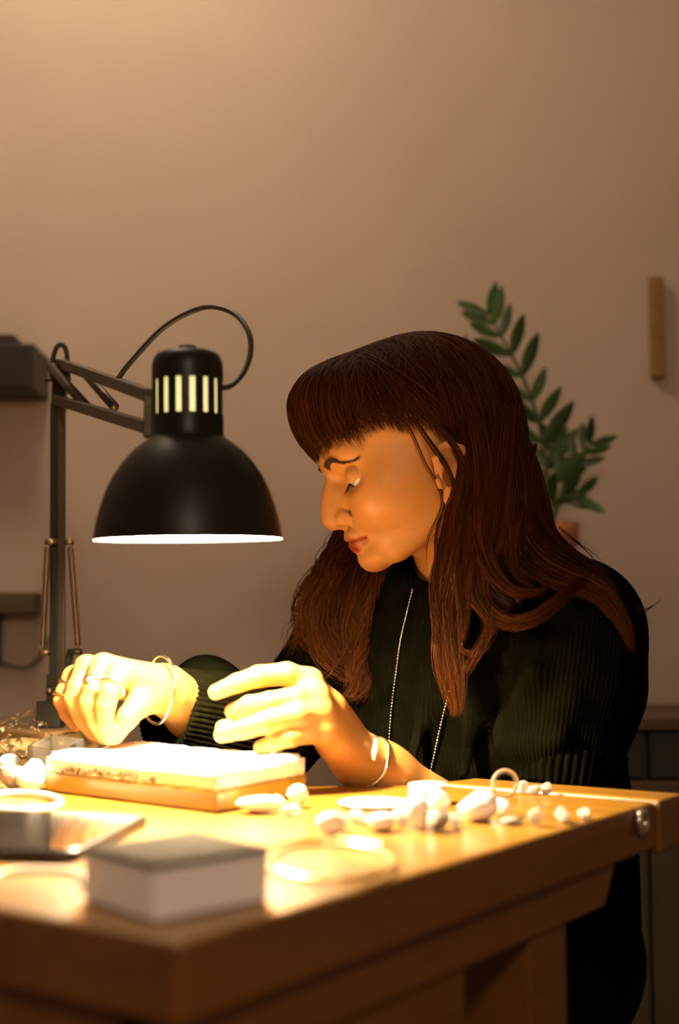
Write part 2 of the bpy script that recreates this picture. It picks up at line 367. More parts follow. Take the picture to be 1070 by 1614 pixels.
# ---------------------------------------------------------------- implicit surfaces -> one continuous mesh
def smin(a, b, k):
    h = np.maximum(k-np.abs(a-b), 0)/k; return np.minimum(a, b)-h*h*k*.25
def smax(a, b, k): return -smin(-a, -b, k)
class Field:
    """ordered list of (operation, blend, function, bounds)"""
    def __init__(s): s.ops = []
    def put(s, fn, lo, hi, k=.006, op='+'): s.ops.append((op, k, fn, np.asarray(lo, float), np.asarray(hi, float))); return s
    def cap(s, a, b, ra, rb, k=.006, op='+', flat=None, fs=1.0):
        a = np.asarray(a, float); b = np.asarray(b, float); ba = b-a; L2 = max(ba.dot(ba), 1e-12)
        fv = None if flat is None else unit(flat)
        def fn(p):
            q = p-a
            h = np.clip(q@ba/L2, 0, 1); d = q-h[:, None]*ba
            if fv is not None: d = d+((fs-1)*(d@fv))[:, None]*fv
            return np.sqrt((d*d).sum(1))-(ra+(rb-ra)*h)
        R = max(ra, rb); return s.put(fn, np.minimum(a, b)-R, np.maximum(a, b)+R, k, op)
    def chain(s, pts, rs, k=.004, k0=None, op='+', flat=None, fs=1.0):
        for i in range(len(pts)-1): s.cap(pts[i], pts[i+1], rs[i], rs[i+1], (k0 if (i == 0 and k0 is not None) else k), op, flat, fs)
        return s
    def ell(s, c, R, k=.008, op='+', frame=None):
        c = np.asarray(c, float); R = np.asarray(R, float); fr = np.eye(3) if frame is None else np.asarray(frame)
        def fn(p):
            q = (p-c)@fr.T; k0 = np.sqrt(((q/R)**2).sum(1)); k1 = np.sqrt(((q/(R*R))**2).sum(1))+1e-9
            return k0*(k0-1)/k1
        m = R.max(); return s.put(fn, c-m, c+m, k, op)
    def ev(s, p, sel=None, far=1.0):
        d = np.full(len(p), far)
        for i in (range(len(s.ops)) if sel is None else sel):
            op, k, fn, lo, hi = s.ops[i]
            v = fn(p)
            if op == '+': d = smin(d, v, k)
            elif op == '-': d = smax(d, -v, k)
            else: d = smax(d, v, k)
        return d
    def mesh(s, vox, lo=None, hi=None, B=16):
        los = np.min([o[3] for o in s.ops if o[0] == '+'], 0)-.02; his = np.max([o[4] for o in s.ops if o[0] == '+'], 0)+.02
        if lo is not None: los = np.maximum(los, lo)
        if hi is not None: his = np.minimum(his, hi)
        nb = np.ceil((his-los)/(vox*B)).astype(int); bs = vox*B
        I = np.stack(np.meshgrid(*[np.arange(n) for n in nb], indexing='ij'), -1).reshape(-1, 3)
        c = los+(I+.5)*bs; d = s.ev(c); act = I[np.abs(d) < bs*1.15+.004]
        N = nb*B+1; n = B+1
        loc = np.stack(np.meshgrid(*[np.arange(n)]*3, indexing='ij'), -1).reshape(-1, 3)
        lows = np.array([o[3]-o[1] for o in s.ops]); highs = np.array([o[4]+o[1] for o in s.ops])
        ids = []; pos = []; quads = []
        def gid(c): return (c[:, 0].astype(np.int64)*N[1]+c[:, 1])*N[2]+c[:, 2]
        st = [np.array(q) for q in ((0,0,0),(1,0,0),(0,1,0),(1,1,0),(0,0,1),(1,0,1),(0,1,1),(1,1,1))]
        edges = [(0,1),(2,3),(4,5),(6,7),(0,2),(1,3),(4,6),(5,7),(0,4),(1,5),(2,6),(3,7)]
        for b in act:
            o = los+b*bs; mg = bs*.0+.012
            sel = np.nonzero(((lows-mg < o+bs) & (highs+mg > o)).all(1))[0]
            if not len(sel): continue
            p = o+loc*vox; d = s.ev(p, sel, .05).reshape(n, n, n); neg = d < 0
            if neg.all() or not neg.any(): continue
            dd = np.stack([d[q[0]:q[0]+B, q[1]:q[1]+B, q[2]:q[2]+B] for q in st], -1); ng = dd < 0
            mix = ng.any(-1) & ~ng.all(-1); ci = np.argwhere(mix)
            if len(ci):
                D = dd[mix]; acc = np.zeros((len(ci), 3)); cnt = np.zeros(len(ci))
                for e0, e1_ in edges:
                    x = (D[:, e0] < 0) != (D[:, e1_] < 0); t = np.where(x, D[:, e0]/np.where(x, D[:, e0]-D[:, e1_], 1), 0)
                    acc += np.where(x[:, None], st[e0]+(st[e1_]-st[e0])*t[:, None], 0); cnt += x
                ids.append(gid(ci+b*B)); pos.append(o+(ci+acc/cnt[:, None])*vox)
            for ax in range(3):
                sl1 = [slice(0, B)]*3; sl2 = [slice(0, B)]*3; sl2[ax] = slice(1, B+1)
                n0 = neg[tuple(sl1)]; n1 = neg[tuple(sl2)]; ce = np.argwhere(n0 != n1)
                if not len(ce): continue
                inv = n0[n0 != n1]; g = ce+b*B; u_, v_ = [(1, 2), (2, 0), (0, 1)][ax]
                eu = np.zeros(3, int); eu[u_] = 1; ev_ = np.zeros(3, int); ev_[v_] = 1
                q = np.stack([gid(g-eu-ev_), gid(g-ev_), gid(g), gid(g-eu)], 1); q[~inv] = q[~inv][:, ::-1]; quads.append(q)
        ids = np.concatenate(ids); pos = np.concatenate(pos); quads = np.concatenate(quads)
        od = np.argsort(ids); ids = ids[od]; pos = pos[od]
        k = np.clip(np.searchsorted(ids, quads), 0, len(ids)-1); ok = (ids[k] == quads).all(1); k = k[ok]
        return pos, k

# ---------------------------------------------------------------- the woman: landmarks
HY = 1.275                                   # distance of the head's middle plane
hp, hyaw = math.radians(20), math.radians(9)
f0 = np.array([-math.cos(hyaw), -math.sin(hyaw), 0]); hF = f0*math.cos(hp)+np.array([0, 0, -math.sin(hp)])
hL = unit(np.cross((0, 0, 1), f0)); hU = np.cross(hF, hL)
HO = P(690, 745, HY)                         # between the ear canals
def H(u, l, v): return HO+hF*u+hL*l+hU*v
HM = np.stack([hF, hL, hU])
def hloc(p): return (p-HO)@HM.T

def itp(v, xs, ys): return np.interp(v, xs, ys)
def smooth_tab(tab, n=200):
    t = np.array(tab); x = np.linspace(t[0, 0], t[-1, 0], n); cols = [x]
    for c in range(1, t.shape[1]):
        y = np.interp(x, t[:, 0], t[:, c]); ker = np.hanning(15); ker /= ker.sum()
        cols.append(np.convolve(np.pad(y, 7, mode='edge'), ker, 'valid'))
    return np.stack(cols)
#            v      front   back   halfwidth centre
HT = smooth_tab([(-.11, .072, .050, .030, .022), (-.090, .083, .050, .034, .022), (-.075, .090, .050, .038, .022), (-.066, .0985, .050, .0415, .022), (-.056, .1030, .055, .0465, .020), (-.047, .1010, .062, .0515, .018), (-.036, .1030, .070, .0565, .016), (-.0205, .1070, .078, .0615, .012),
     (-.005, .1030, .080, .0655, .010), (.010, .1020, .083, .0675, .008), (.022, .1035, .085, .0685, .006), (.030, .1060, .086, .0690, .004), (.042, .1085, .087, .0700, .002), (.054, .1085, .088, .0712, 0), (.066, .1065, .088, .0720, -.002), (.080, .1010, .086, .0700, -.004),
     (.095, .0900, .080, .0640, -.006), (.108, .0740, .074, .0540, -.008), (.118, .055, .058, .041, -.008), (.124, .036, .040, .028, -.008), (.128, .012, .014, .010, -.008)])
def head_fn(p):
    q = hloc(p); u, l, v = q.T
    vv = np.clip(v, -.11, .128)
    fr, bk, hw, ce = (itp(vv, HT[0], HT[i]) for i in (1, 2, 3, 4))
    du = u-ce; a = np.where(du > 0, fr-ce, bk+ce); n = np.where(du > 0, 2.25, 2.1)
    rho = ((np.abs(du)/a)**n+(np.abs(l)/hw)**n)**(1/n)
    d = (rho-1)*np.minimum(a, hw)*.9
    d = np.maximum(d, np.abs(v-vv)-.0001+np.where(v != vv, .002, -.01))
    # under-jaw plane from chin to jaw angle
    nj = np.array([.36, -.933]); dj = (u-.088)*nj[0]*-1*-1*0+((u-.090)*(-.30)+(v+.0725)*(-.954))
    return smax(d, dj, .012)
body = Field()
hb = .16
body.put(head_fn, HO-hb, HO+hb, .002)
# sockets, brow, cheeks, chin
for s in (1, -1):
    body.cap(H(.0985, s*.011, .0435), H(.0875, s*.041, .0455), .0075, .0065, .012)
    body.ell(H(.060, s*.042, -.002), (.032, .020, .024), .030, frame=HM)
    body.cap(H(.1090, s*.0190, .0225), H(.0970, s*.0460, .0235), .0105, .0115, .010, '-')
    body.cap(H(.020, s*.047, -.040), H(.070, s*.026, -.056), .009, .009, .022)
body.ell(H(.0900, 0, -.0590), (.0145, .017, .0125), .012, frame=HM)
# nose
nz = [((.1000, 0, .0310), .0075), ((.1098, 0, .0170), .0073), ((.1132, 0, .0078), .0076), ((.1172, 0, -.0030), .0084), ((.1198, 0, -.0102), .0086)]
for i in range(len(nz)-1): body.cap(H(*nz[i][0]), H(*nz[i+1][0]), nz[i][1], nz[i+1][1], .008)
body.cap(H(.1170, 0, -.0130), H(.1050, 0, -.0195), .0062, .0048, .006)
for s in (1, -1):
    body.ell(H(.1080, s*.0125, -.0128), (.0100, .0062, .0078), .004, frame=HM)
    body.cap(H(.099, s*.006, .010), H(.101, s*.009, -.004), .0075, .0075, .010)
    body.cap(H(.1150, s*.0068, -.0205), H(.1085, s*.0085, -.0200), .0026, .0034, .003, '-')
    body.chain([H(.0990, s*.0205, -.0170), H(.0990, s*.0200, -.0095), H(.1060, s*.0170, -.0030)], [.0018, .0022, .0012], .004, op='-')
# lips
for s in (1, -1):
    body.chain([H(.1062, 0, -.0318), H(.1044, s*.010, -.0312), H(.0930, s*.0245, -.0365)], [.0062, .0058, .0032], .004, .005)
    body.chain([H(.1036, 0, -.0415), H(.1018, s*.010, -.0414), H(.0925, s*.0230, -.0380)], [.0066, .0064, .0032], .004, .005)
for s in (1, -1):
    body.chain([H(.1120, 0, -.0366), H(.1078, s*.011, -.0363), H(.0955, s*.0252, -.0372)], [.0013, .0012, .0011], .002, op='-')
# eyelids over the eyeballs
EYE = {s: H(.0855, s*.0325, .0210) for s in (1, -1)}; ER = .0121
def lid(c, up, s):
    tu = unit(hF*.36+hU*.85+hL*s*.18) if up else unit(hF*-.72-hU*.69-hL*s*.26)
    off = 0.0012 if up else .0012
    Rr = ER+(.0017 if up else .0013)
    fn = lambda p: smax(np.linalg.norm(p-c, axis=1)-Rr, -((p-c)@tu-off), .0012)
    body.put(fn, c-Rr, c+Rr, .0022)
for s in (1, -1): lid(EYE[s], True, s); lid(EYE[s], False, s)
# ears
for s in (1, -1):
    E0 = lambda u, v, o: H(u+.021, s*(.0680+o), v-.012)
    ax_ = unit(hF*.90-hU*.20-hL*s*-.30); au_ = unit(hF*-.22+hU*.975); an_ = unit(np.cross(au_, ax_)); au_ = np.cross(ax_, an_)
    body.ell(E0(-.0145, .005, .0105), (.0165, .0045, .0280), .004, '+', np.stack([ax_, an_, au_]))
    hel = [E0(.0005, .009, .0085), E0(-.0020, .022, .0095), E0(-.0090, .0315, .0115), E0(-.0190, .0320, .0145), E0(-.0280, .0230, .0165), E0(-.0300, .008, .0165), E0(-.0245, -.006, .0140), E0(-.0140, -.0170, .0105), E0(-.0030, -.0200, .0085)]
    body.chain([q for q in hel], [.0022, .0027, .0029, .0030, .0030, .0029, .0028, .0034, .0042], .003)
    body.cap(E0(-.0030, -.0130, .0085), E0(-.0010, -.0195, .0080), .0050, .0046, .004)
    body.cap(E0(-.0195, .010, .0125), E0(-.0130, -.006, .0100), .0030, .0030, .003)
    body.ell(E0(-.0075, .0005, .0150), (.0062, .0070, .0090), .003, '-', HM)
    body.cap(E0(-.0110, .0225, .0180), E0(-.0240, .0120, .0220), .0030, .0030, .003, '-')
    body.cap(E0(.0020, .002, .0080), E0(.0015, -.004, .0080), .0030, .0030, .003)

# joints
NB = P(738, 945, 1.35); NT = H(-.022, 0, -.025)
Lsh = P(908, 992, 1.245); Rsh = P(565, 1005, 1.46)
Lel = P(838, 1396, 1.225); Rel = P(422, 1165, 1.385)
Lwr = P(570, 1198, 1.130); Rwr = P(262, 1088, 1.17)
CH = P(742, 1085, 1.375); WA = P(775, 1330, 1.395); PE = np.array([.175, 1.41, .545])
tf = unit(np.array([-.72, -.69, 0])); tl = unit(np.cross((0, 0, 1), tf))      # torso facing and its left
body.chain([NT, H(-.012, 0, -.060), NB+tf*.006], [.050, .0500, .054], .02)
body.cap(NB-np.array([0, 0, .03]), CH, .075, .098, .05, flat=tf, fs=1.35); body.cap(CH, WA, .125, .110, .05, flat=tf, fs=1.4); body.cap(WA, PE, .110, .125, .05, flat=tf, fs=1.2)
body.cap(NB-np.array([0, 0, .04]), Lsh, .05, .046, .03); body.cap(NB-np.array([0, 0, .04]), Rsh, .05, .046, .03)
body.chain([Lsh, Lel], [.044, .036], .02); body.chain([Rsh, Rel], [.044, .036], .02)
# legs, seated
for s in (1, -1):
    hip = PE+tl*s*.070; knee = np.array([*(hip+tf*.40+tl*s*.06)[:2], .50]); ank = np.array([*(knee-tf*.06)[:2], .075])
    body.cap(hip, knee, .074, .056, .03); body.cap(knee, ank, .052, .034, .02); body.cap(ank-np.array([0, 0, .035]), ank+tf*.15-np.array([0, 0, .048]), .034, .022, .02)
KNEES = [(PE+tl*s*.070, np.array([*(PE+tl*s*.070+tf*.40+tl*s*.06)[:2], .50])) for s in (1, -1)]
# --- her left arm and hand (nearer the camera, fingers spread)
def q_(px, py, Y): return P(px, py, Y)
def qh_(px, py, Y): return P(px, py, Y+.045)
LwA = qh_(602, 1222, 1.10)
body.chain([Lel, (Lel*.62+LwA*.38), LwA, Lwr], [.040, .0375, .0255, .0235], .02, flat=unit(np.cross(Lwr-Lel, (.3, .3, -1))), fs=1.08)
Lm = {'i': qh_(487, 1076, 1.040), 'm': qh_(497, 1098, 1.026), 'r': qh_(504, 1124, 1.020), 'l': qh_(510, 1153, 1.020)}
for kx, wpt, r1 in (('i', qh_(556, 1176, 1.090), .0120), ('m', qh_(558, 1186, 1.080), .0120), ('r', qh_(560, 1196, 1.074), .0115), ('l', qh_(560, 1207, 1.074), .0120)):
    body.cap(wpt, Lm[kx], .0150, r1, .010)
body.cap(qh_(556, 1203, 1.082), qh_(525, 1172, 1.035), .0150, .011, .012)
body.cap(qh_(535, 1150, 1.075), qh_(520, 1120, 1.055), .017, .014, .012)
fing = {'i': [Lm['i'], qh_(452, 1062, 1.030), qh_(408, 1066, 1.024), qh_(374, 1077, 1.026), qh_(340, 1091, 1.030)],
        'm': [Lm['m'], qh_(470, 1100, 1.016), qh_(425, 1108, 1.010), qh_(393, 1112, 1.020), qh_(367, 1121, 1.036)],
        'r': [Lm['r'], qh_(470, 1128, 1.004), qh_(418, 1139, .996), qh_(384, 1149, .996), qh_(350, 1158, 1.000)],
        'l': [Lm['l'], qh_(486, 1156, 1.008), qh_(458, 1163, 1.000), qh_(434, 1170, .998), qh_(411, 1178, 1.000)]}
frad = {'i': [.0112, .0096, .0090, .0080, .0066], 'm': [.0112, .0098, .0092, .0082, .0070], 'r': [.0110, .0094, .0090, .0080, .0068], 'l': [.0105, .0084, .0076, .0070, .0060]}
for kx in 'imrl': body.chain(fing[kx], frad[kx], .0025, .006)
body.chain([qh_(540, 1165, 1.085), qh_(486, 1135, 1.082), qh_(440, 1138, 1.066), qh_(395, 1146, 1.046), qh_(352, 1148, 1.030)], [.016, .013, .0098, .0090, .0072], .003, .010)
# --- her right arm and hand (pinching on the pad)
RwA = q_(305, 1120, 1.230)
body.chain([Rel, RwA, Rwr], [.035, .0245, .0235], .02)
Rm = {'i': q_(190, 1060, 1.105), 'm': q_(163, 1050, 1.122), 'r': q_(137, 1052, 1.140), 'l': q_(117, 1068, 1.156)}
for kx, wpt in (('i', q_(254, 1082, 1.150)), ('m', q_(254, 1076, 1.160)), ('r', q_(254, 1080, 1.172)), ('l', q_(252, 1090, 1.180))):
    body.cap(wpt, Rm[kx], .0150, .0112, .009)
body.cap(q_(228, 1078, 1.150), q_(185, 1072, 1.138), .014, .011, .010)
rf = {'i': [Rm['i'], q_(172, 1092, 1.086), q_(166, 1114, 1.084), q_(166, 1140, 1.090), q_(171, 1165, 1.097)],
      'm': [Rm['m'], q_(146, 1088, 1.104), q_(139, 1108, 1.102), q_(150, 1138, 1.104), q_(162, 1165, 1.106)],
      'r': [Rm['r'], q_(120, 1085, 1.128), q_(114, 1102, 1.126), q_(128, 1134, 1.124), q_(151, 1163, 1.118)],
      'l': [Rm['l'], q_(101, 1090, 1.150), q_(96, 1104, 1.148), q_(105, 1126, 1.146), q_(120, 1146, 1.142)]}
rr = {'i': [.0108, .0088, .0084, .0070, .0052], 'm': [.0108, .0088, .0084, .0070, .0052], 'r': [.0104, .0084, .0080, .0068, .0050], 'l': [.0094, .0076, .0071, .0062, .0050]}
for kx in 'imrl': body.chain(rf[kx], rr[kx], .0016, .004)
body.chain([q_(246, 1098, 1.150), q_(221, 1108, 1.118), q_(200, 1132, 1.104), q_(183, 1163, 1.100)], [.0150, .0118, .0092, .0056], .004, .010)

SK = (.52, .232, .055)
def skin_material():
    m = mat('skin', SK, .46, sss=.12, bump=.05, bscale=500, spec=.4); nt = m.node_tree; b = nt.nodes['Principled BSDF']
    at = nt.nodes.new('ShaderNodeAttribute'); at.attribute_name = 'tone'
    n = nt.nodes.new('ShaderNodeTexNoise'); n.inputs['Scale'].default_value = 70; n.inputs['Detail'].default_value = 4
    tc = nt.nodes.new('ShaderNodeTexCoord'); nt.links.new(tc.outputs['Object'], n.inputs['Vector'])
    mx = nt.nodes.new('ShaderNodeMix'); mx.data_type = 'RGBA'; mx.blend_type = 'MULTIPLY'; mx.inputs[0].default_value = .18
    nt.links.new(at.outputs['Color'], mx.inputs[6]); nt.links.new(n.outputs['Color'], mx.inputs[7]); nt.links.new(mx.outputs[2], b.inputs['Base Color'])
    return m
def set_color(o, name, cols):
    a = o.data.color_attributes.new(name, 'FLOAT_COLOR', 'POINT'); c = np.ones((len(o.data.vertices), 4), np.float32); c[:, :3] = cols; a.data.foreach_set('color', c.ravel())
def seg_d(p, a, b):
    ba = b-a; h = np.clip((p-a)@ba/ba.dot(ba), 0, 1); return np.linalg.norm(p-a-h[:, None]*ba, axis=1)
pv, pf = body.mesh(.0017)
person = mesh_obj('person', pv, pf, skin_material(), None, True, origin=(PE[0], PE[1], 0))
tag(person, 'woman with long red hair in a dark knit sweater, working at the bench', 'person')
PV = pv
col = np.tile(np.array(SK), (len(pv), 1))
hq = hloc(pv); nearh = np.abs(hq).max(1) < .14
lipd = np.full(len(pv), 1.0)
for s in (1, -1):
    for ch, rr_ in (([H(.1072, 0, -.0325), H(.1045, s*.010, -.0320), H(.0940, s*.0235, -.0366)], .0048), ([H(.1056, 0, -.0420), H(.1035, s*.010, -.0420), H(.0935, s*.0220, -.0385)], .0056)):
        for i in range(2): lipd = np.minimum(lipd, seg_d(pv, ch[i], ch[i+1])-(rr_+.0014 if i == 0 else rr_*.8)-(.0004 if i == 1 else 0))
k_ = np.clip(1-(lipd+.0008)/.0018, 0, 1)[:, None]*nearh[:, None]; col = col*(1-k_)+np.array((.33, .055, .015))*k_
for c_, r_, a_ in ((H(.07, .045, -.004), .028, .25), (H(.122, 0, -.010), .014, .25), (H(.006, .075, -.004), .03, .3)):
    g = np.exp(-((pv-c_)**2).sum(1)/r_**2)[:, None]*a_; col = col*(1-g)+np.array((.42, .14, .045))*g
set_color(person, 'tone', col)
# eyes
M_white = mat('eye_white', (.62, .54, .44), .12, spec=.6); M_iris = mat('eye_iris', (.05, .03, .015), .08, spec=.7)
gz = unit(hF*.80-hU*.60)
for s in (1, -1):
    bm = MB(); c = EYE[s]; prof = [(ER*math.sin(a), -ER*math.cos(a)) for a in np.linspace(0, math.pi, 25)]
    e = bm.lathe(prof, c, gz, 32).build('eye', M_white, person, True)
    MB().lathe([(0.0, ER+.0004), (.003, ER+.0001), (.0055, math.sqrt(ER**2-.0055**2)+.0002)], c, gz, 24).build('iris', M_iris, e, True)
# ---------------------------------------------------------------- clothes
def attr_float(o, name, vals):
    a = o.data.attributes.new(name, 'FLOAT', 'POINT'); a.data.foreach_set('value', np.asarray(vals, np.float32))
def knit(name, col, freq=1.0):
    m = mat(name, col, .9, var=.35, vscale=45, sheen=.0, spec=.0); nt = m.node_tree; b = nt.nodes['Principled BSDF']; L = nt.links
    at = nt.nodes.new('ShaderNodeAttribute'); at.attribute_name = 'rib'
    mu = nt.nodes.new('ShaderNodeMath'); mu.operation = 'MULTIPLY'; mu.inputs[1].default_value = 2*math.pi/.0038*freq; L.new(at.outputs['Fac'], mu.inputs[0])
    sn = nt.nodes.new('ShaderNodeMath'); sn.operation = 'SINE'; L.new(mu.outputs[0], sn.inputs[0])
    tc = nt.nodes.new('ShaderNodeTexCoord'); n = nt.nodes.new('ShaderNodeTexNoise'); n.inputs['Scale'].default_value = 260; L.new(tc.outputs['Object'], n.inputs['Vector'])
    ad = nt.nodes.new('ShaderNodeMath'); ad.operation = 'MULTIPLY_ADD'; L.new(n.outputs['Fac'], ad.inputs[0]); ad.inputs[1].default_value = 1.6; L.new(sn.outputs[0], ad.inputs[2])
    bp = nt.nodes.new('ShaderNodeBump'); bp.inputs['Strength'].default_value = .5; bp.inputs['Distance'].default_value = .0008
    L.new(ad.outputs[0], bp.inputs['Height']); L.new(bp.outputs['Normal'], b.inputs['Normal'])
    return m
M_knit = knit('dark_green_knit', (.0018, .0017, .0007))
sw = Field()
DZ = np.array([0, 0, 1.0])
sw.cap(NB+tf*.004-DZ*.012, NB-DZ*.05, .066, .088, .03)
sw.cap(NB-DZ*.055, CH, .105, .145, .06, flat=tf, fs=1.25)
sw.cap(CH, WA, .165, .150, .06, flat=tf, fs=1.35)
HEM = WA-DZ*.10+tf*-.005
sw.cap(WA, HEM, .152, .158, .05, flat=tf, fs=1.22)
sw.cap(NB-DZ*.055+tl*.03, Lsh, .070, .060, .05); sw.cap(NB-DZ*.055-tl*.03, Rsh, .070, .060, .05)
LS = [Lsh, P(908, 1090, 1.225), P(884, 1196, 1.215)]
sw.chain(LS, [.056, .060, .056], .02, .04)
RS = [Rsh, Rel, P(330, 1126, 1.275)]
sw.chain(RS, [.056, .050, .050], .02, .04)
sw.cap(P(322, 1080, 1.29), P(335, 1150, 1.30), .030, .036, .02)
# folds
for a, b, r in ((P(800, 1150, 1.20), P(900, 1110, 1.16), .010), (P(805, 1180, 1.19), P(880, 1165, 1.155), .009), (P(840, 1060, 1.17), P(790, 1200, 1.22), .008), (P(700, 1000, 1.27), P(640, 1230, 1.24), .008), (P(760, 1010, 1.25), P(730, 1220, 1.22), .009), (P(430, 1080, 1.34), P(350, 1130, 1.27), .012)):
    sw.cap(a, b, r, r*.6, .022)
# openings for neck, hem
sw.cap(H(-.012, 0, -.060), NB+tf*.006-DZ*.012, .0545, .0575, .006, '-')
sw.cap(HEM-DZ*.02, HEM-DZ*.4, .150, .16, .01, '-', flat=tf, fs=1.2)
sv, sf = sw.mesh(.0036)
# soft irregularity of worn knitwear
for _ in range(1):
    w1 = np.sin(sv[:, 0]*61+sv[:, 2]*23)*np.sin(sv[:, 1]*47-sv[:, 2]*31)*.0018
    sv = sv+w1[:, None]*np.array([.3, -.8, .3])
sweater = mesh_obj('sweater', sv, sf, M_knit, person)
sweater['label'] = 'dark green-black ribbed knit sweater'
def rib_coord(v):
    out = (v-CH)@tl*1.0
    def arm(a, b, sel):
        d = unit(b-a); x = unit(np.cross(d, (0, .2, 1))); y = np.cross(d, x); q = v-a
        return np.arctan2(q@y, q@x)*.06
    dl = np.minimum(seg_d(v, LS[0], LS[1]), seg_d(v, LS[1], LS[2])); dr = np.minimum(seg_d(v, RS[0], RS[1]), seg_d(v, RS[1], RS[2])); dt = np.minimum(seg_d(v, NB, CH), seg_d(v, CH, HEM))-.07
    out = np.where((dl < dt) & (dl < dr), arm(LS[0], LS[2], None), out)
    out = np.where((dr < dt) & (dr <= dl), arm(RS[1], RS[2], None), out)
    return out
attr_float(sweater, 'rib', rib_coord(sv))
M_cuff = mat('ribbed_cuff_knit', (.0024, .0022, .0009), .92, var=.3, vscale=60, sheen=.0, spec=.0, bump=.5, bscale=300)
def cuff(name, a, b, ra, rb, n_rib, depth, flare=0, seg=10, par=None, fz=None):
    a, b = np.asarray(a), np.asarray(b); d = unit(b-a); x = unit(np.cross(d, (0.1, .3, 1))); y = np.cross(d, x); n = n_rib*6; v = []; f = []
    prof = [(t, ra+(rb-ra)*t) for t in np.linspace(0, 1, seg)]
    prof += [(1.0, rb-.004), (.93, rb-.008), (.5, rb-.009)]
    for t, r in prof:
        for k in range(n):
            an = 2*math.pi*k/n; rr_ = r+depth*(abs(math.sin(an*n_rib/2))**.7-.6)+.0008*math.sin(an*3+t*4)
            v.append(a+(b-a)*t+rr_*(math.cos(an)*x+math.sin(an)*y))
    m = len(prof)
    for i in range(m-1):
        for k in range(n): f.append((i*n+k, i*n+(k+1) % n, (i+1)*n+(k+1) % n, (i+1)*n+k))
    return mesh_obj(name, v, f, M_cuff, par)
cuff('cuff', P(886, 1180, 1.215), P(880, 1236, 1.212), .0600, .0530, 46, .0026, par=sweater)
cuff('cuff', P(378, 1140, 1.268), P(262, 1119, 1.203), .0480, .0410, 52, .0022, par=sweater, seg=14)
cuff('collar', NB+tf*.004-DZ*.020, NB+tf*.010+(NT-NB)*.12+DZ*.010, .072, .0615, 50, .002, par=sweater)

M_cloth = mat('black_cotton', (.0022, .0022, .0030), .85, var=.2, vscale=40, spec=.03, bump=.2, bscale=300)
tr = Field(); tr.cap(WA-DZ*.10, PE, .120, .132, .05, flat=tf, fs=1.15)
for hip, knee in KNEES:
    tr.cap(hip-tf*.01, knee, .086, .068, .04); ank = np.array([*(knee-tf*.06)[:2], .13]); tr.cap(knee, ank, .066, .050, .02)
tr.cap(PE-tl*.03-tf*.02-DZ*.03, PE+tl*.04-tf*.02-DZ*.03, .088, .088, .03)
tv, tfc = tr.mesh(.005)
trousers = mesh_obj('trousers', tv, tfc, M_cloth, person)
M_shoe = mat('black_shoe_leather', (.01, .01, .01), .4)
for s, (hip, knee) in zip((1, -1), KNEES):
    an = np.array([*(knee-tf*.06)[:2], .04]); sh = Field(); sh.cap(an-tf*.02+DZ*.005, an+tf*.16-DZ*.005, .046, .034, .02); sh.cap(an, an+DZ*.04, .046, .044, .02)
    sh.put(lambda p: -(p[:, 2]-.001), an-.3, an+.3, .004, '*'); a_, b_ = sh.mesh(.005); mesh_obj('shoe', a_, b_, M_shoe, person)
# stool under her
M_stoolw = wood('stool_beech', (.12, .06, .025), (.2, .11, .05), 0, .5, .1, 20)
SB = np.array([PE[0], PE[1], 0]); SZ = PE[2]-.136
stool = empty('stool', tuple(SB)); tag(stool, 'dark wooden stool under the woman at the bench', 'stool')
MB().lathe([(.0, SZ-.035), (.155, SZ-.035), (.165, SZ-.025), (.165, SZ-.01), (.155, SZ), (0, SZ)], SB, DZ, 40).build('seat', M_stoolw, stool)
for k in range(4):
    a = math.pi/4+k*math.pi/2; MB().tube([SB+np.array([.11*math.cos(a), .11*math.sin(a), SZ-.035]), SB+np.array([.16*math.cos(a), .16*math.sin(a), 0])], .017, 12).build('leg', M_stoolw, stool, True)
MB().tube([SB+np.array([.140*math.cos(a), .140*math.sin(a), .16]) for a in np.linspace(0, 2*math.pi, 36, endpoint=False)], .008, 8, closed=True).build('foot_ring', M_steel, stool, True)

# ---------------------------------------------------------------- jewellery she wears
M_silver = mat('silver', (.78, .74, .66), .18, metal=1); M_gold = mat('pale_gold', (.80, .62, .34), .2, metal=1)
def torus(name, c, nrm, R, r, m, par, n=56, squash=1.0, updir=(0, 0, 1), wob=0):
    nrm = unit(nrm); x = unit(np.cross(nrm, updir)); y = np.cross(nrm, x)
    pts = [np.asarray(c)+R*(math.cos(a)*x+math.sin(a)*y*squash)+wob*math.sin(3*a)*nrm for a in np.linspace(0, 2*math.pi, n, endpoint=False)]
    return MB().tube(pts, r, 8, closed=True).build(name, m, par, True)
torus('bangle', P(250, 1087, 1.152), (-.80, -.55, .10), .0305, .0014, M_silver, person, wob=.001)
torus('bangle', Lwr+(LwA-Lwr)*.25, LwA-Lwr, .0262, .0018, M_silver, person, wob=.001)
MB().box(P(590, 1180, 1.107), (.0028, .0005, -.001), (0, .0012, 0), (.0018, 0, .0105), .001).build('bangle_plate', M_silver, person)
def ring(hand, kx, i, t, r, m=M_silver, rad=.0012):
    a, b = hand[kx][i], hand[kx][i+1]; c = a+(b-a)*t; return torus('finger_ring', c, b-a, r, rad, m, person, 28)
ring(rf, 'i', 0, .78, .0106, rad=.0016); ring(rf, 'm', 0, .75, .0106, rad=.0018); ring(rf, 'l', 0, .62, .0092); ring(rf, 'l', 1, .5, .0086, M_gold)
MB().lathe([(0, .0028), (.0022, .0022), (.003, .0008), (.003, -.001)], rf['m'][0]+(rf['m'][1]-rf['m'][0])*.75+unit((-.25, -.9, .35))*.0112, (-.25, -.9, .35), 16).build('ring_stone', mat('ring_stone_glass', (.8, .8, .75), .05, spec=.8), person, True)
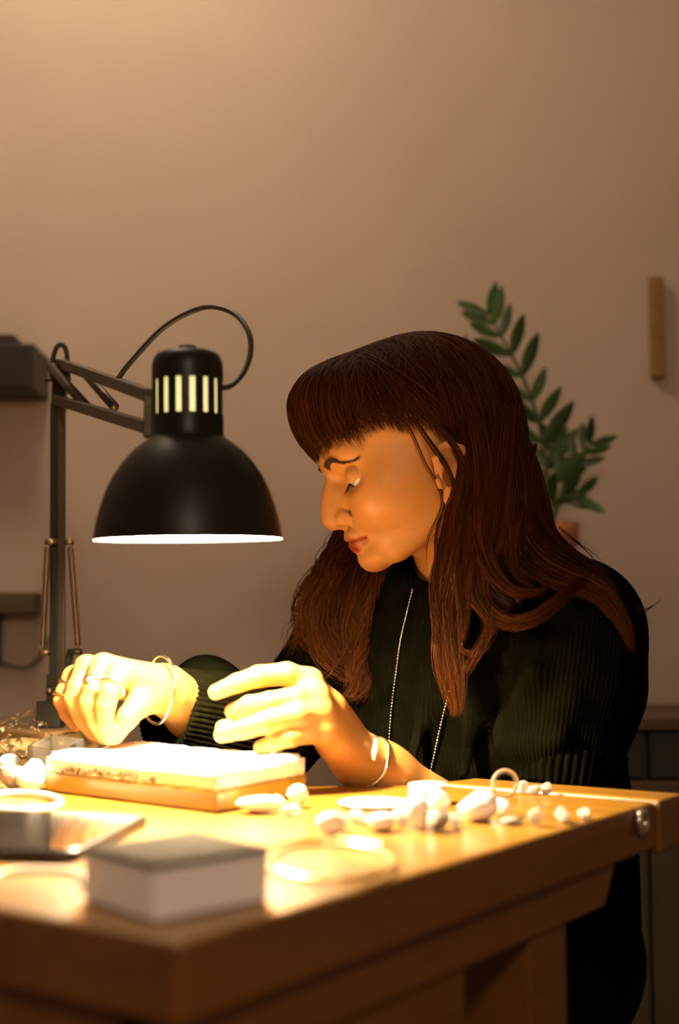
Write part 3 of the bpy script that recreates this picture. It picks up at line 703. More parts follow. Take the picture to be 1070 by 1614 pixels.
# necklace: laid on the sweater
bvh = BVHTree.FromPolygons([tuple(q) for q in sv], [tuple(q) for q in sf.tolist()])
def on_sweater(px, py, lift=.004, dflt=1.25):
    d = unit(ray(px, py)); h = bvh.ray_cast(Vector(C0), Vector(d))
    if h[0] is None: return P(px, py, dflt)
    return np.array(h[0])-d*lift
nk = []
for seg in ([(752, 925), (741, 962), (733, 990), (722, 1040), (708, 1090), (695, 1140), (684, 1190), (674, 1236), (668, 1262)], [(668, 1262), (650, 1272), (626, 1262), (614, 1240)], [(614, 1240), (613, 1175), (617, 1115), (624, 1060), (631, 1010), (640, 970), (650, 930)]):
    nk += [on_sweater(*q) for q in seg]
nk = spline(nk, 10)
mb = MB(); L_ = np.concatenate([[0], np.cumsum(np.linalg.norm(np.diff(nk, axis=0), axis=1))]); nbd = int(L_[-1]/.0032); tt = np.linspace(0, L_[-1], nbd)
pp = np.stack([np.interp(tt, L_, nk[:, i]) for i in range(3)], 1)
mb.tube(nk, .0007, 5)
for q in pp:
    r = .0018; mb.add([q+np.array(v)*r for v in ((1,0,0),(-1,0,0),(0,1,0),(0,-1,0),(0,0,1),(0,0,-1))], [(0,2,4),(2,1,4),(1,3,4),(3,0,4),(2,0,5),(1,2,5),(3,1,5),(0,3,5)])
mb.build('necklace', M_silver, person, True)
# ---------------------------------------------------------------- hair
def hair_material(name, c1, c2, rough=.42):
    m = mat(name, c1, rough, spec=.06); nt = m.node_tree; b = nt.nodes['Principled BSDF']
    g = nt.nodes.new('ShaderNodeNewGeometry'); r = nt.nodes.new('ShaderNodeValToRGB'); r.color_ramp.elements[0].color = (*c1, 1); r.color_ramp.elements[1].color = (*c2, 1)
    nt.links.new(g.outputs['Random Per Island'], r.inputs['Fac']); nt.links.new(r.outputs['Color'], b.inputs['Base Color']); return m
M_hair = hair_material('auburn_hair', (.017, .0030, .0005), (.060, .0175, .0021))
M_hairbase = mat('auburn_hair_mass', (.014, .0022, .0006), .6, var=.3, vscale=80, spec=.2)
M_lash = mat('lash_hair', (.012, .005, .002), .6)
M_brow = mat('brow_hair', (.075, .030, .010), .6)
def hairs(name, S, rad, m, par, sides=3):
    """S: strands (n, k, 3) -> one mesh of fine tapered tubes"""
    n, k, _ = S.shape; T = np.gradient(S, axis=1); T /= np.linalg.norm(T, axis=2, keepdims=True)+1e-12
    ref = np.array([.31, -.87, .38]); x = np.cross(T, ref); x /= np.linalg.norm(x, axis=2, keepdims=True)+1e-9; y = np.cross(T, x)
    rad = np.broadcast_to(np.asarray(rad), (n,))[:, None]*np.interp(np.linspace(0, 1, k), [0, .1, .7, 1], [.7, 1, .9, .15])[None]
    V = np.stack([S+rad[..., None]*(math.cos(2*math.pi*q/sides)*x+math.sin(2*math.pi*q/sides)*y) for q in range(sides)], 2).reshape(-1, 3)
    base = (np.arange(n)*k*sides)[:, None, None]+(np.arange(k-1)*sides)[None, :, None]; q = np.arange(sides)[None, None]; q2 = (q+1) % sides
    F = np.stack([base+q, base+q2, base+sides+q2, base+sides+q], -1).reshape(-1, 4)
    return mesh_obj(name, V, F, m, par)
hr = np.random.default_rng(21)
CC = np.array([0, 0, .045])
def cap_r(D):
    ru = np.where(D[..., 0] > 0, .112, .104); rv = np.where(D[..., 2] > 0, .0985, .13)
    r = 1/np.sqrt((D[..., 0]/ru)**2+(D[..., 1]/.0855)**2+(D[..., 2]/rv)**2)
    d0 = unit((.115, 0, .075)); return r+.032*np.exp(-(np.arccos(np.clip(D@d0, -1, 1))/.45)**2)
def cap_pt(D, lift=1.0): D = D/np.linalg.norm(D, axis=-1, keepdims=True); return CC+D*(cap_r(D)*lift)[..., None]
def to_world(q): return HO+q[..., 0:1]*hF+q[..., 1:2]*hL+q[..., 2:3]*hU
K = 22
def noise_strands(S, amp, t, f=(1.2, 2.6)):
    n = len(S); out = S.copy()
    for ax in range(3):
        for _ in range(2):
            out[..., ax] += (amp*hr.uniform(.2, 1, (n, 1)))*np.sin(t*hr.uniform(*f, (n, 1))*2*math.pi+hr.uniform(0, 6.28, (n, 1)))*t**1.2
    return out
def clump(S, ngroups, amount, t):
    """pull strands towards random neighbours so that they gather into locks at the tips"""
    n = len(S); lead = hr.integers(0, n, ngroups); mid = S[:, K//2]
    d = ((mid[:, None]-S[lead][None, :, K//2])**2).sum(-1); j = lead[d.argmin(1)]
    return S+(S[j]-S)*(amount*t**1.3)[..., None]
T1 = np.linspace(0, 1, K)[None]
# fringe: from the top of the head forward over the brow
nA = 3000
phi = np.radians(hr.uniform(-88, 88, nA)); us = .020+np.where(hr.random(nA) < .6, .016, -.045)*np.abs(phi)/1.5+hr.normal(0, .014, nA)
S0 = np.stack([us, hr.normal(0, .006, nA)+.012*np.sin(phi), np.full(nA, .10)], 1); D0 = S0-np.array([0, 0, 0]); D0 = D0/np.linalg.norm(D0, axis=1, keepdims=True)
ve = np.interp(np.abs(phi), np.radians([0, 25, 50, 70, 90]), [.050, .0565, .050, .036, .018])+.0045*np.sin(phi*7+1)+.003*np.sin(phi*17)+hr.normal(0, .0035, nA)-np.where(hr.random(nA) < .06, hr.uniform(0, .012, nA), 0)
E0_ = np.stack([np.cos(phi)*.112, np.sin(phi)*.080, ve-CC[2]], 1)
E0_ = np.stack([E0_[:, 0]-.030*np.abs(np.sin(phi)), E0_[:, 1], E0_[:, 2]], 1)
D1 = E0_/np.linalg.norm(E0_, axis=1, keepdims=True)
w_ = (T1[0]**1.0)[None, :, None]; om = np.arccos(np.clip((D0*D1).sum(1), -1, 1))[:, None, None]
Dm = (np.sin((1-w_)*om)*D0[:, None]+np.sin(w_*om)*D1[:, None])/np.sin(om)
lift = hr.uniform(.90, 1.0, (nA, 1))*np.interp(T1[0], [0, .5, .85, 1], [1.02, 1.02, 1.0, .955])[None]
SA = cap_pt(Dm, lift); SA = clump(SA, 170, .50, T1); SA = noise_strands(SA, .0012, T1); SA = to_world(SA)
# crown, sides and back: from the part down to ear and nape
nB = 4200
phi = np.radians(hr.uniform(78, 180, nB))*np.where(hr.random(nB) < .66, 1, -1)
us = np.interp(np.abs(phi), np.radians([78, 120, 180]), [.005, -.03, -.06])+hr.normal(0, .014, nB)
D0 = np.stack([us, hr.normal(0, .006, nB)+.010*np.sign(phi), np.full(nB, .095)], 1); D0 /= np.linalg.norm(D0, axis=1, keepdims=True)
ve = np.interp(np.abs(phi), np.radians([78, 90, 97, 102, 180]), [.030, .024, .014, -.040, -.055])+hr.normal(0, .004, nB)
E0_ = np.stack([np.cos(phi)*.104-.012, np.sin(phi)*.086, ve-CC[2]], 1); D1 = E0_/np.linalg.norm(E0_, axis=1, keepdims=True)
om = np.arccos(np.clip((D0*D1).sum(1), -1, 1))[:, None, None]; Dm = (np.sin((1-w_)*om)*D0[:, None]+np.sin(w_*om)*D1[:, None])/np.sin(om)
lift = hr.uniform(.90, 1.0, (nB, 1))*np.interp(T1[0], [0, .5, 1], [1.02, 1.02, 1.0])[None]
SB_ = cap_pt(Dm, lift); SB_ = clump(SB_, 160, .35, T1); SB_ = noise_strands(SB_, .0012, T1); SB_ = to_world(SB_)
# long locks, given as (px, py, distance) centre lines with a width at each point
def lock(pts, ws, n, depth=.5, amp=.004, wave=.0, nf=(.6, 2.0), cl=14, tipvar=.25, ca=.6):
    pts = [np.asarray(q, float) if len(q) == 3 and abs(q[0]) < 3 else P(*q) for q in pts]; c = spline(pts, 10); L = np.concatenate([[0], np.cumsum(np.linalg.norm(np.diff(c, axis=0), axis=1))]); L /= L[-1]
    ws = np.interp(L, np.linspace(0, 1, len(ws)), ws)
    ends = 1-hr.random(n)**2*tipvar; st = hr.random(n)*.06
    t = st[:, None]+(ends-st)[:, None]*T1
    C = np.stack([np.interp(t, L, c[:, i]) for i in range(3)], -1); W = np.interp(t, L, ws)
    Tn = np.stack([np.interp(t, L, np.gradient(c[:, i])) for i in range(3)], -1); Tn /= np.linalg.norm(Tn, axis=2, keepdims=True)+1e-12
    vd = C-C0; vd /= np.linalg.norm(vd, axis=2, keepdims=True); X = np.cross(Tn, vd); X /= np.linalg.norm(X, axis=2, keepdims=True)+1e-9
    a = hr.uniform(-1, 1, (n, 1)); b = hr.uniform(-1, 1, (n, 1))*np.sqrt(np.maximum(0, 1-a*a*.8))
    S = C+X*(a*W)[..., None]+vd*(b*W*depth)[..., None]
    if wave: S += X*(wave*np.sin(T1*2*math.pi*hr.uniform(1.0, 1.6, (n, 1))+a*1.5)*T1)[..., None]
    if cl: S = clump(S, max(2, n//cl), ca, T1)
    return noise_strands(S, amp, T1, nf)
def hw(u, l, v): return to_world(np.array([u, l, v]))
SL = []
R_ = lambda px: px/FPX*1.27      # a width in photo pixels at her distance
# near side, behind the ear down to the shoulder
SL += [lock([hw(-.030, .072, .05), (748, 735, 1.192), (742, 820, 1.190), (722, 890, 1.195), (706, 960, 1.20), (704, 1030, 1.19), (713, 1085, 1.185), (716, 1128, 1.185)], [R_(22), R_(24), R_(28), R_(34), R_(22), R_(16), R_(15), R_(4)], 420, .5, .0035, .004)]
SL += [lock([hw(-.012, .078, .01), (724, 775, 1.185), (706, 850, 1.190), (690, 920, 1.20), (694, 985, 1.195), (705, 1040, 1.19), (702, 1080, 1.185)], [R_(7), R_(9), R_(15), R_(12), R_(10), R_(8), R_(3)], 120, .5, .003, .003)]
SL += [lock([hw(-.070, .066, .04), (782, 760, 1.19), (772, 840, 1.185), (752, 905, 1.185), (762, 955, 1.18), (800, 983, 1.165), (845, 975, 1.16), (890, 940, 1.165), (925, 903, 1.18)], [R_(22), R_(26), R_(30), R_(30), R_(20), R_(12), R_(9), R_(8), R_(5)], 330, .5, .0025, .0)]
SL += [lock([hw(-.070, .045, .06), (808, 760, 1.20), (812, 840, 1.195), (850, 890, 1.19), (900, 915, 1.185), (945, 935, 1.18), (980, 985, 1.18), (992, 1040, 1.185)], [R_(24), R_(28), R_(34), R_(30), R_(24), R_(18), R_(11), R_(4)], 480, .5, .0025, .002)]
SL += [lock([hw(-.078, .018, .06), (834, 760, 1.225), (850, 830, 1.225), (885, 875, 1.22), (930, 905, 1.215), (972, 935, 1.21), (992, 985, 1.215), (1000, 1045, 1.22)], [R_(20), R_(22), R_(24), R_(22), R_(18), R_(14), R_(8), R_(3)], 420, .6, .0025, .002)]
SL += [lock([hw(-.080, -.010, .06), (842, 780, 1.27), (862, 850, 1.265), (900, 890, 1.26), (945, 915, 1.25), (985, 950, 1.245)], [R_(16), R_(18), R_(20), R_(20), R_(16), R_(8)], 260, .8, .0025)]
SL += [lock([hw(-.078, .060, .00), (790, 810, 1.185), (790, 865, 1.185), (800, 905, 1.18), (840, 930, 1.17)], [R_(20), R_(28), R_(34), R_(28), R_(14)], 260, .4, .0025)]
SL += [lock([hw(-.060, .072, .00), (752, 820, 1.185), (742, 880, 1.185), (748, 935, 1.18), (775, 985, 1.168), (742, 1040, 1.17), (728, 1062, 1.175)], [R_(12), R_(16), R_(18), R_(12), R_(7), R_(4), R_(2)], 90, .5, .003, .003)]
SL += [lock([(775, 890, 1.18), (805, 925, 1.17), (822, 955, 1.165)], [R_(5), R_(4), R_(2)], 26, .5, .002), lock([(690, 960, 1.2), (705, 1000, 1.195), (735, 1030, 1.185), (770, 1022, 1.175)], [R_(6), R_(5), R_(4), R_(1)], 30, .5, .003)]
SL += [lock([hw(-.048, .074, .02), (738, 800, 1.182), (734, 860, 1.180), (728, 915, 1.180), (732, 965, 1.178), (728, 1010, 1.178)], [R_(9), R_(14), R_(20), R_(20), R_(12), R_(4)], 170, .4, .0025), lock([hw(-.055, .074, .02), (756, 800, 1.180), (760, 860, 1.178), (778, 905, 1.172), (815, 935, 1.165), (860, 930, 1.165)], [R_(9), R_(16), R_(20), R_(16), R_(10), R_(4)], 150, .4, .0025)]
SL += [lock([hw(-.074, .050, .05), (800, 780, 1.195), (830, 850, 1.192), (880, 895, 1.19), (935, 925, 1.185), (975, 965, 1.185)], [R_(14), R_(18), R_(20), R_(18), R_(14), R_(5)], 260, .35, .002), lock([hw(-.082, .030, .05), (828, 790, 1.212), (862, 855, 1.208), (912, 893, 1.20), (960, 925, 1.195), (988, 975, 1.195)], [R_(14), R_(18), R_(18), R_(16), R_(12), R_(4)], 260, .35, .002)]
# near-side wisps over the ear
SL += [lock([hw(.023, .066, .062), hw(.022, .079, .040), hw(.017, .085, .016), hw(.013, .088, -.002), hw(.013, .085, -.024), (692, 830, 1.186), (688, 890, 1.19), (683, 950, 1.2)], [R_(3), R_(4), R_(5), R_(5), R_(4), R_(4), R_(5), R_(2)], 13, .3, .0016), lock([hw(.010, .068, .062), hw(.008, .081, .042), hw(.001, .088, .018), hw(-.001, .090, -.002), hw(.002, .087, -.024), (706, 830, 1.186)], [R_(5), R_(5), R_(5), R_(5), R_(6)], 18, .3, .0014), lock([hw(.033, .062, .062), hw(.031, .074, .040), hw(.029, .075, .01), hw(.024, .072, -.03), (674, 850, 1.20), (673, 900, 1.205)], [R_(2), R_(2), R_(2), R_(2), R_(1)], 4, .3, .001)]
# far side, falling in front of the far shoulder
far = [([(640, 800, 1.35), (625, 870, 1.345), (605, 940, 1.335), (590, 1010, 1.325), (575, 1060, 1.31), (560, 1098, 1.305)], [30, 32, 34, 34, 26, 8], 420), ([(600, 800, 1.36), (560, 870, 1.355), (535, 930, 1.345), (520, 990, 1.335), (535, 1040, 1.32), (560, 1075, 1.31)], [24, 30, 32, 32, 26, 8], 420),
       ([(580, 790, 1.37), (535, 850, 1.365), (508, 910, 1.355), (492, 965, 1.345), (496, 1010, 1.335), (520, 1050, 1.32)], [14, 18, 20, 22, 18, 6], 240), ([(660, 820, 1.34), (648, 890, 1.335), (640, 950, 1.325), (625, 1010, 1.31), (612, 1060, 1.30), (604, 1090, 1.295)], [16, 18, 18, 14, 10, 4], 170),
       ([(600, 860, 1.345), (570, 930, 1.335), (560, 1000, 1.325), (585, 1045, 1.31), (600, 1020, 1.30)], [20, 24, 22, 14, 4], 130), ([(540, 870, 1.355), (500, 930, 1.35), (478, 985, 1.345), (448, 1020, 1.345)], [10, 10, 8, 2], 70), ([(620, 880, 1.335), (600, 960, 1.325), (590, 1030, 1.312), (560, 1085, 1.305), (530, 1092, 1.31)], [26, 28, 24, 14, 4], 150)]
SL += [lock(p, [R_(q) for q in ws_], n, .5, .0055, .011, (.5, 1.5), 16, .55, .8) for p, ws_, n in far]
SLs = np.concatenate(SL)
# single flyaway hairs
fly = [[(985, 950, 1.2), (1010, 962, 1.2), (1030, 955, 1.2), (1043, 944, 1.2)], [(500, 880, 1.35), (485, 940, 1.35), (460, 990, 1.35)], [(560, 1000, 1.3), (520, 1060, 1.3), (490, 1075, 1.3)], [(880, 830, 1.25), (925, 865, 1.25), (955, 895, 1.25)], [(495, 960, 1.35), (470, 970, 1.35), (452, 985, 1.35)]]
SF = np.concatenate([lock(p, [R_(1.5), R_(3), R_(3)], 3, .5, .002, cl=0) for p in fly])
hair = hairs('hair', np.concatenate([SB_, SLs, SF]), .00048, M_hair, person); hair['label'] = 'long auburn hair falling over both shoulders'
hairs('fringe', SA, .00046, M_hair, person)['label'] = 'auburn fringe swept over the forehead'
# the mass of hair under the single hairs
hm = Field()
def under(p):
    q = p-HO; q = q@HM.T; D = q-CC; r = np.linalg.norm(D, axis=1)+1e-9; Dn = D/r[:, None]; d = (r-cap_r(Dn)*.93)*.8
    u, l, v = q.T; hl = np.maximum(.064-v, np.minimum(u+.022+.0*v, 1)) ; hl = np.minimum(.068-v, u+.022)
    hl2 = np.maximum(hl, -.055-v)
    return smax(d, hl2, .012)
hm.put(under, HO-.17, HO+.17, .004)
hm.chain([hw(-.050, .0, .0), P(796, 830, 1.262), P(846, 890, 1.262), P(900, 928, 1.255), P(945, 952, 1.25)], [.040, .034, .024, .018, .008], .02)
hm.chain([hw(-.055, .052, .0), P(752, 830, 1.215), P(742, 895, 1.215), P(770, 935, 1.205), P(800, 950, 1.19)], [.018, .022, .024, .018, .008], .015)
hm.chain([P(640, 820, 1.37), P(600, 900, 1.37), P(570, 980, 1.362), P(560, 1040, 1.345)], [.014, .017, .016, .008], .01)
uv, uf = hm.mesh(.003)
mesh_obj('hair_mass', uv, uf, M_hairbase, person)
# brows and lashes
fm = nearh[pf].all(1); hbvh = BVHTree.FromPolygons([tuple(q) for q in PV], [tuple(q) for q in pf[fm].tolist()])
for s in (1, -1):
    base = [H(.1065, s*.0110, .0375), H(.1010, s*.0270, .0440), H(.083, s*.0470, .0385)]; c = spline(base, 12); nn_ = []
    for i_ in range(len(c)):
        h_ = hbvh.find_nearest(Vector(c[i_])); c[i_] = np.array(h_[0]); nn_.append(np.array(h_[1]))
    nn_ = np.array(nn_); tg = np.gradient(c, axis=0); tg /= np.linalg.norm(tg, axis=1, keepdims=True); L = np.linspace(0, 1, len(c)); n = 620; a = .10+.90*hr.random(n)
    g3 = lambda q: np.stack([np.interp(a, L, q[:, i]) for i in range(3)], 1)
    bp_, bn_, bt_ = g3(c), g3(nn_), g3(tg); bv_ = np.cross(bn_, bt_); bv_ *= np.sign(bv_@hU)[:, None]
    hgt = np.interp(a, [0, .15, .5, 1], [.0012, .0024, .0020, .0006])*hr.uniform(-1, 1, n); W = bp_+bv_*hgt[:, None]+bn_*.0002
    dr_ = bt_+bv_*(np.interp(a, [0, .3, 1], [.7, .3, -.15])+hr.normal(0, .12, n))[:, None]+bn_*.10
    W = W[:, None]+dr_[:, None]*np.linspace(0, .0065, 6)[None, :, None]
    hairs('eyebrow', W, .00017, M_brow, person)
    n = 26; a = np.linspace(-1.0, 1.0, n)+hr.normal(0, .03, n); c = EYE[s]; g = unit(hF*.88-hU*.36); up_ = unit(np.cross(g, hL)*1.0); out = []
    for q in a:
        d = unit(g*math.cos(q)+hL*math.sin(q)); p0 = c+d*(ER+.0012); tip = p0+d*.0075+hU*-.0045; mid = p0+d*.0045+hU*-.0035; out.append(spline([p0, mid, tip], 4)[:K])
    hairs('eyelashes', np.array(out), .00019, M_lash, person)
# ---------------------------------------------------------------- things on the bench
M_slab = mat('white_slab', (.88, .84, .76), .8, var=.05, vscale=60, bump=.5, bscale=160)
M_block = wood('brass_coloured_block', (.26, .145, .010), (.42, .25, .025), ang2, .28, .5, 40)
M_paper = mat('white_card', (.74, .70, .68), .75, bump=.1, bscale=120)
M_paperlid = mat('brown_card', (.045, .026, .008), .8, var=.1, vscale=40, spec=.1)
M_blackglass = mat('black_glass', (.006, .006, .006), .06, spec=.7, coat=1)
M_plastic = mat('clear_plastic', (.95, .93, .88), .12, trans=.85, ior=1.25, spec=.6)
M_glass = mat('clear_glass', (1, 1, 1), .03, trans=1, ior=1.45)
M_whitebit = mat('white_stone', (.86, .82, .76), .4, var=.08, vscale=90, sss=.1, bump=.3, bscale=300)
M_quartz = mat('milky_quartz', (.92, .88, .82), .06, trans=.7, ior=1.45)
M_grey = mat('grey_stone', (.30, .26, .22), .45, var=.3, vscale=120)
def quad_on(p0, p1, p3, z=TZ): return [xy(PZ(*q, z)) for q in (p0, p1, p3)]
# wooden block with a white slab on it
n0 = xy(PZ(340, 1283)); lq = xy(PZ(70, 1247)); rq = xy(PZ(484, 1253)); bq = lq+rq-n0
BH = .0165
def prism_thing(name, poly, z0, z1, m, label, cat, bev=.002, group=None):
    o = MB().prism(poly, z0, z1).build(name, m, None, bevel=bev); return tag(o, label, cat, group)
prism_thing('wooden_block', [n0, rq, bq, lq], TZ+.0003, TZ+BH, M_block, 'golden wooden block lying under the white slab', 'block')
# slab: subdivided, with a crumbly edge and a softly uneven top
def slab(poly, z0, h, nx, ny, inset, name, m):
    p0, p1, p2, p3 = [np.array(q) for q in poly]; c = (p0+p1+p2+p3)/4; V = []; F = []
    def pos(u, v): return (p0*(1-u)+p1*u)*(1-v)+(p3*(1-u)+p2*u)*v
    r_ = np.random.default_rng(3); N = (nx+1)*(ny+1)
    for lay in (0, 1):
        for j in range(ny+1):
            for i in range(nx+1):
                u, v = i/nx, j/ny; e = min(u*nx, (1-u)*nx, v*ny, (1-v)*ny); q = pos(u, v)
                if e < .5: q = q+(c-q)*(inset+r_.uniform(-.012, .012))
                z = z0+h*(1-(.22 if e < .5 else .03 if e < 1.5 else 0))+.0012*math.sin(u*9)*math.cos(v*6)+r_.uniform(-.0005, .0005) if lay else z0
                V.append((q[0], q[1], z))
    id_ = lambda l, i, j: l*N+j*(nx+1)+i
    for j in range(ny):
        for i in range(nx):
            F.append((id_(1, i, j), id_(1, i+1, j), id_(1, i+1, j+1), id_(1, i, j+1))); F.append((id_(0, i, j), id_(0, i, j+1), id_(0, i+1, j+1), id_(0, i+1, j)))
    for i in range(nx): F.append((id_(0, i, 0), id_(0, i+1, 0), id_(1, i+1, 0), id_(1, i, 0))); F.append((id_(0, i+1, ny), id_(0, i, ny), id_(1, i, ny), id_(1, i+1, ny)))
    for j in range(ny): F.append((id_(0, 0, j+1), id_(0, 0, j), id_(1, 0, j), id_(1, 0, j+1))); F.append((id_(0, nx, j), id_(0, nx, j+1), id_(1, nx, j+1), id_(1, nx, j)))
    mb = MB(); mb.add(V, F); return mb.build(name, m, None, True)
SH = .0158
sl = slab([n0, rq, bq, lq], TZ+BH+.0003, SH, 26, 36, .02, 'white_slab', M_slab); tag(sl, 'thick white slab with a crumbly edge, under the pinching hand', 'slab')
# brown crumbs along the slab's lower front edge
cr_ = MB(); r_ = random.Random(5)
for _ in range(150):
    t = .08+.60*r_.random()**.9; q = lq+(n0-lq)*t; q = q+unit(q-(n0+bq)/2)*(-.0022+.0012*r_.random()); R0 = r_.uniform(.0008, .0024); z_ = TZ+BH+.0008+r_.random()*.0052*(1-abs(t-.35))
    cr_.add([np.array([q[0], q[1], z_])+R0*np.array(v)*r_.uniform(.7, 1.2) for v in ((1, 0, 0), (-1, 0, 0), (0, 1, 0), (0, -1, 0), (0, 0, .8), (0, 0, -.8))], [(0,2,4),(2,1,4),(1,3,4),(3,0,4),(2,0,5),(1,2,5),(3,1,5),(0,3,5)])
co_ = cr_.build('crumbs', mat('brown_crumbs', (.16, .075, .012), .9), sl); co_['kind'] = 'stuff'
# clear plastic tray peeping out behind the block
tq = [xy(PZ(44, 1216)), xy(PZ(98, 1226)), xy(PZ(130, 1202)), xy(PZ(78, 1194))]
tr_ = MB()
for i in range(4):
    a, b = tq[i], tq[(i+1) % 4]; d = unit(b-a); n_ = np.array([-d[1], d[0]]); c = (a+b)/2
    tr_.box((c[0], c[1], TZ+.012), (*(b-a)/2, 0), (*n_*.0008, 0), (0, 0, .012))
cc = sum(tq)/4; tr_.prism(tq, TZ+.0004, TZ+.0016)
tag(tr_.build('plastic_tray', M_plastic), 'small clear plastic tray at the left end of the wooden block', 'tray')
# paper box in front
b0 = xy(PZ(243, 1457)); b1 = xy(PZ(427, 1420)); b3 = xy(PZ(127, 1420)); b2 = b1+b3-b0
dbox = np.linalg.norm(b0); bh = (1457-1367)/FPX*b0[1]
box = empty('card_box', (*((b0+b2)/2), TZ)); tag(box, 'small white card box with a brown lid in the foreground', 'box')
ctr = (b0+b1+b2+b3)/4
MB().prism([q+(ctr-q)*.02 for q in (b0, b1, b2, b3)], TZ+.0004, TZ+bh-.003).build('box_body', M_paper, box, bevel=.0012)
MB().prism([b0, b1, b2, b3], TZ+bh-.003, TZ+bh).build('lid_panel', M_paperlid, box, bevel=.0008)
# phone with black glass
ph0 = xy(PZ(118, 1361, TZ)); ph1 = xy(PZ(236, 1300, TZ)); phd = ph0-ph1
ph_l = unit(phd); ph_n = unit(np.array([-ph_l[1], ph_l[0]])); ph_n = -ph_n if ph_n[0] > 0 else ph_n
c0 = ph1; ph_poly = []
wph, hph = np.linalg.norm(phd), .15
for (a, b, a0) in ((0, 0, math.pi), (wph, 0, 1.5*math.pi), (wph, hph, 0), (0, hph, .5*math.pi)):
    rc = .009; ca = np.array([rc if a == 0 else a-rc, rc if b == 0 else b-rc])
    for t in np.linspace(0, math.pi/2, 6):
        ph_poly.append(c0+ph_l*(ca[0]+rc*math.cos(a0+t))+ph_n*(ca[1]+rc*math.sin(a0+t)))
area = sum(ph_poly[i][0]*ph_poly[(i+1) % len(ph_poly)][1]-ph_poly[(i+1) % len(ph_poly)][0]*ph_poly[i][1] for i in range(len(ph_poly)))
if area < 0: ph_poly = ph_poly[::-1]
phone = empty('phone', (*(sum(ph_poly)/len(ph_poly)), TZ)); tag(phone, 'black glass phone lying flat behind the white card box', 'phone')
pc = sum(ph_poly)/len(ph_poly)
MB().prism(ph_poly, TZ+.0004, TZ+.0072).build('phone_body', mat('phone_black', (.01, .01, .01), .35), phone, bevel=.0012)
MB().prism([q+(pc-q)*.03 for q in ph_poly], TZ+.0072, TZ+.0078).build('screen', M_blackglass, phone)

# --- small stones, bits and packets
def rock(c, r, m, name, label, cat, group=None, sq=(1, 1, .7), seed=0, facet=True, z0=TZ):
    bm = bmesh.new(); bmesh.ops.create_icosphere(bm, subdivisions=2, radius=1); rr_ = random.Random(seed)
    ax = [Vector((rr_.uniform(-1, 1), rr_.uniform(-1, 1), rr_.uniform(-1, 1))).normalized() for _ in range(9)]; lim = [rr_.uniform(.62, .9) for _ in ax]
    for v in bm.verts:
        co = v.co.copy()
        for a, l in zip(ax, lim):
            d = co.dot(a)
            if d > l: co -= a*(d-l)
        v.co = co
    an = rr_.uniform(0, 6.28); ca, sa_ = math.cos(an), math.sin(an); V = []
    for v in bm.verts:
        x, y, z = v.co.x*r*sq[0], v.co.y*r*sq[1], v.co.z*r*sq[2]; V.append((c[0]+x*ca-y*sa_, c[1]+x*sa_+y*ca, z))
    bm.verts.index_update(); F = [tuple(q.index for q in f.verts) for f in bm.faces]; bm.free()
    V = np.array(V); V[:, 2] += z0+.0002-V[:, 2].min()
    o = mesh_obj(name, V, F, m, None, not facet); return tag(o, label, cat, group)
def px_r(wpx, px, py): return wpx/2/FPX*PZ(px, py)[1]
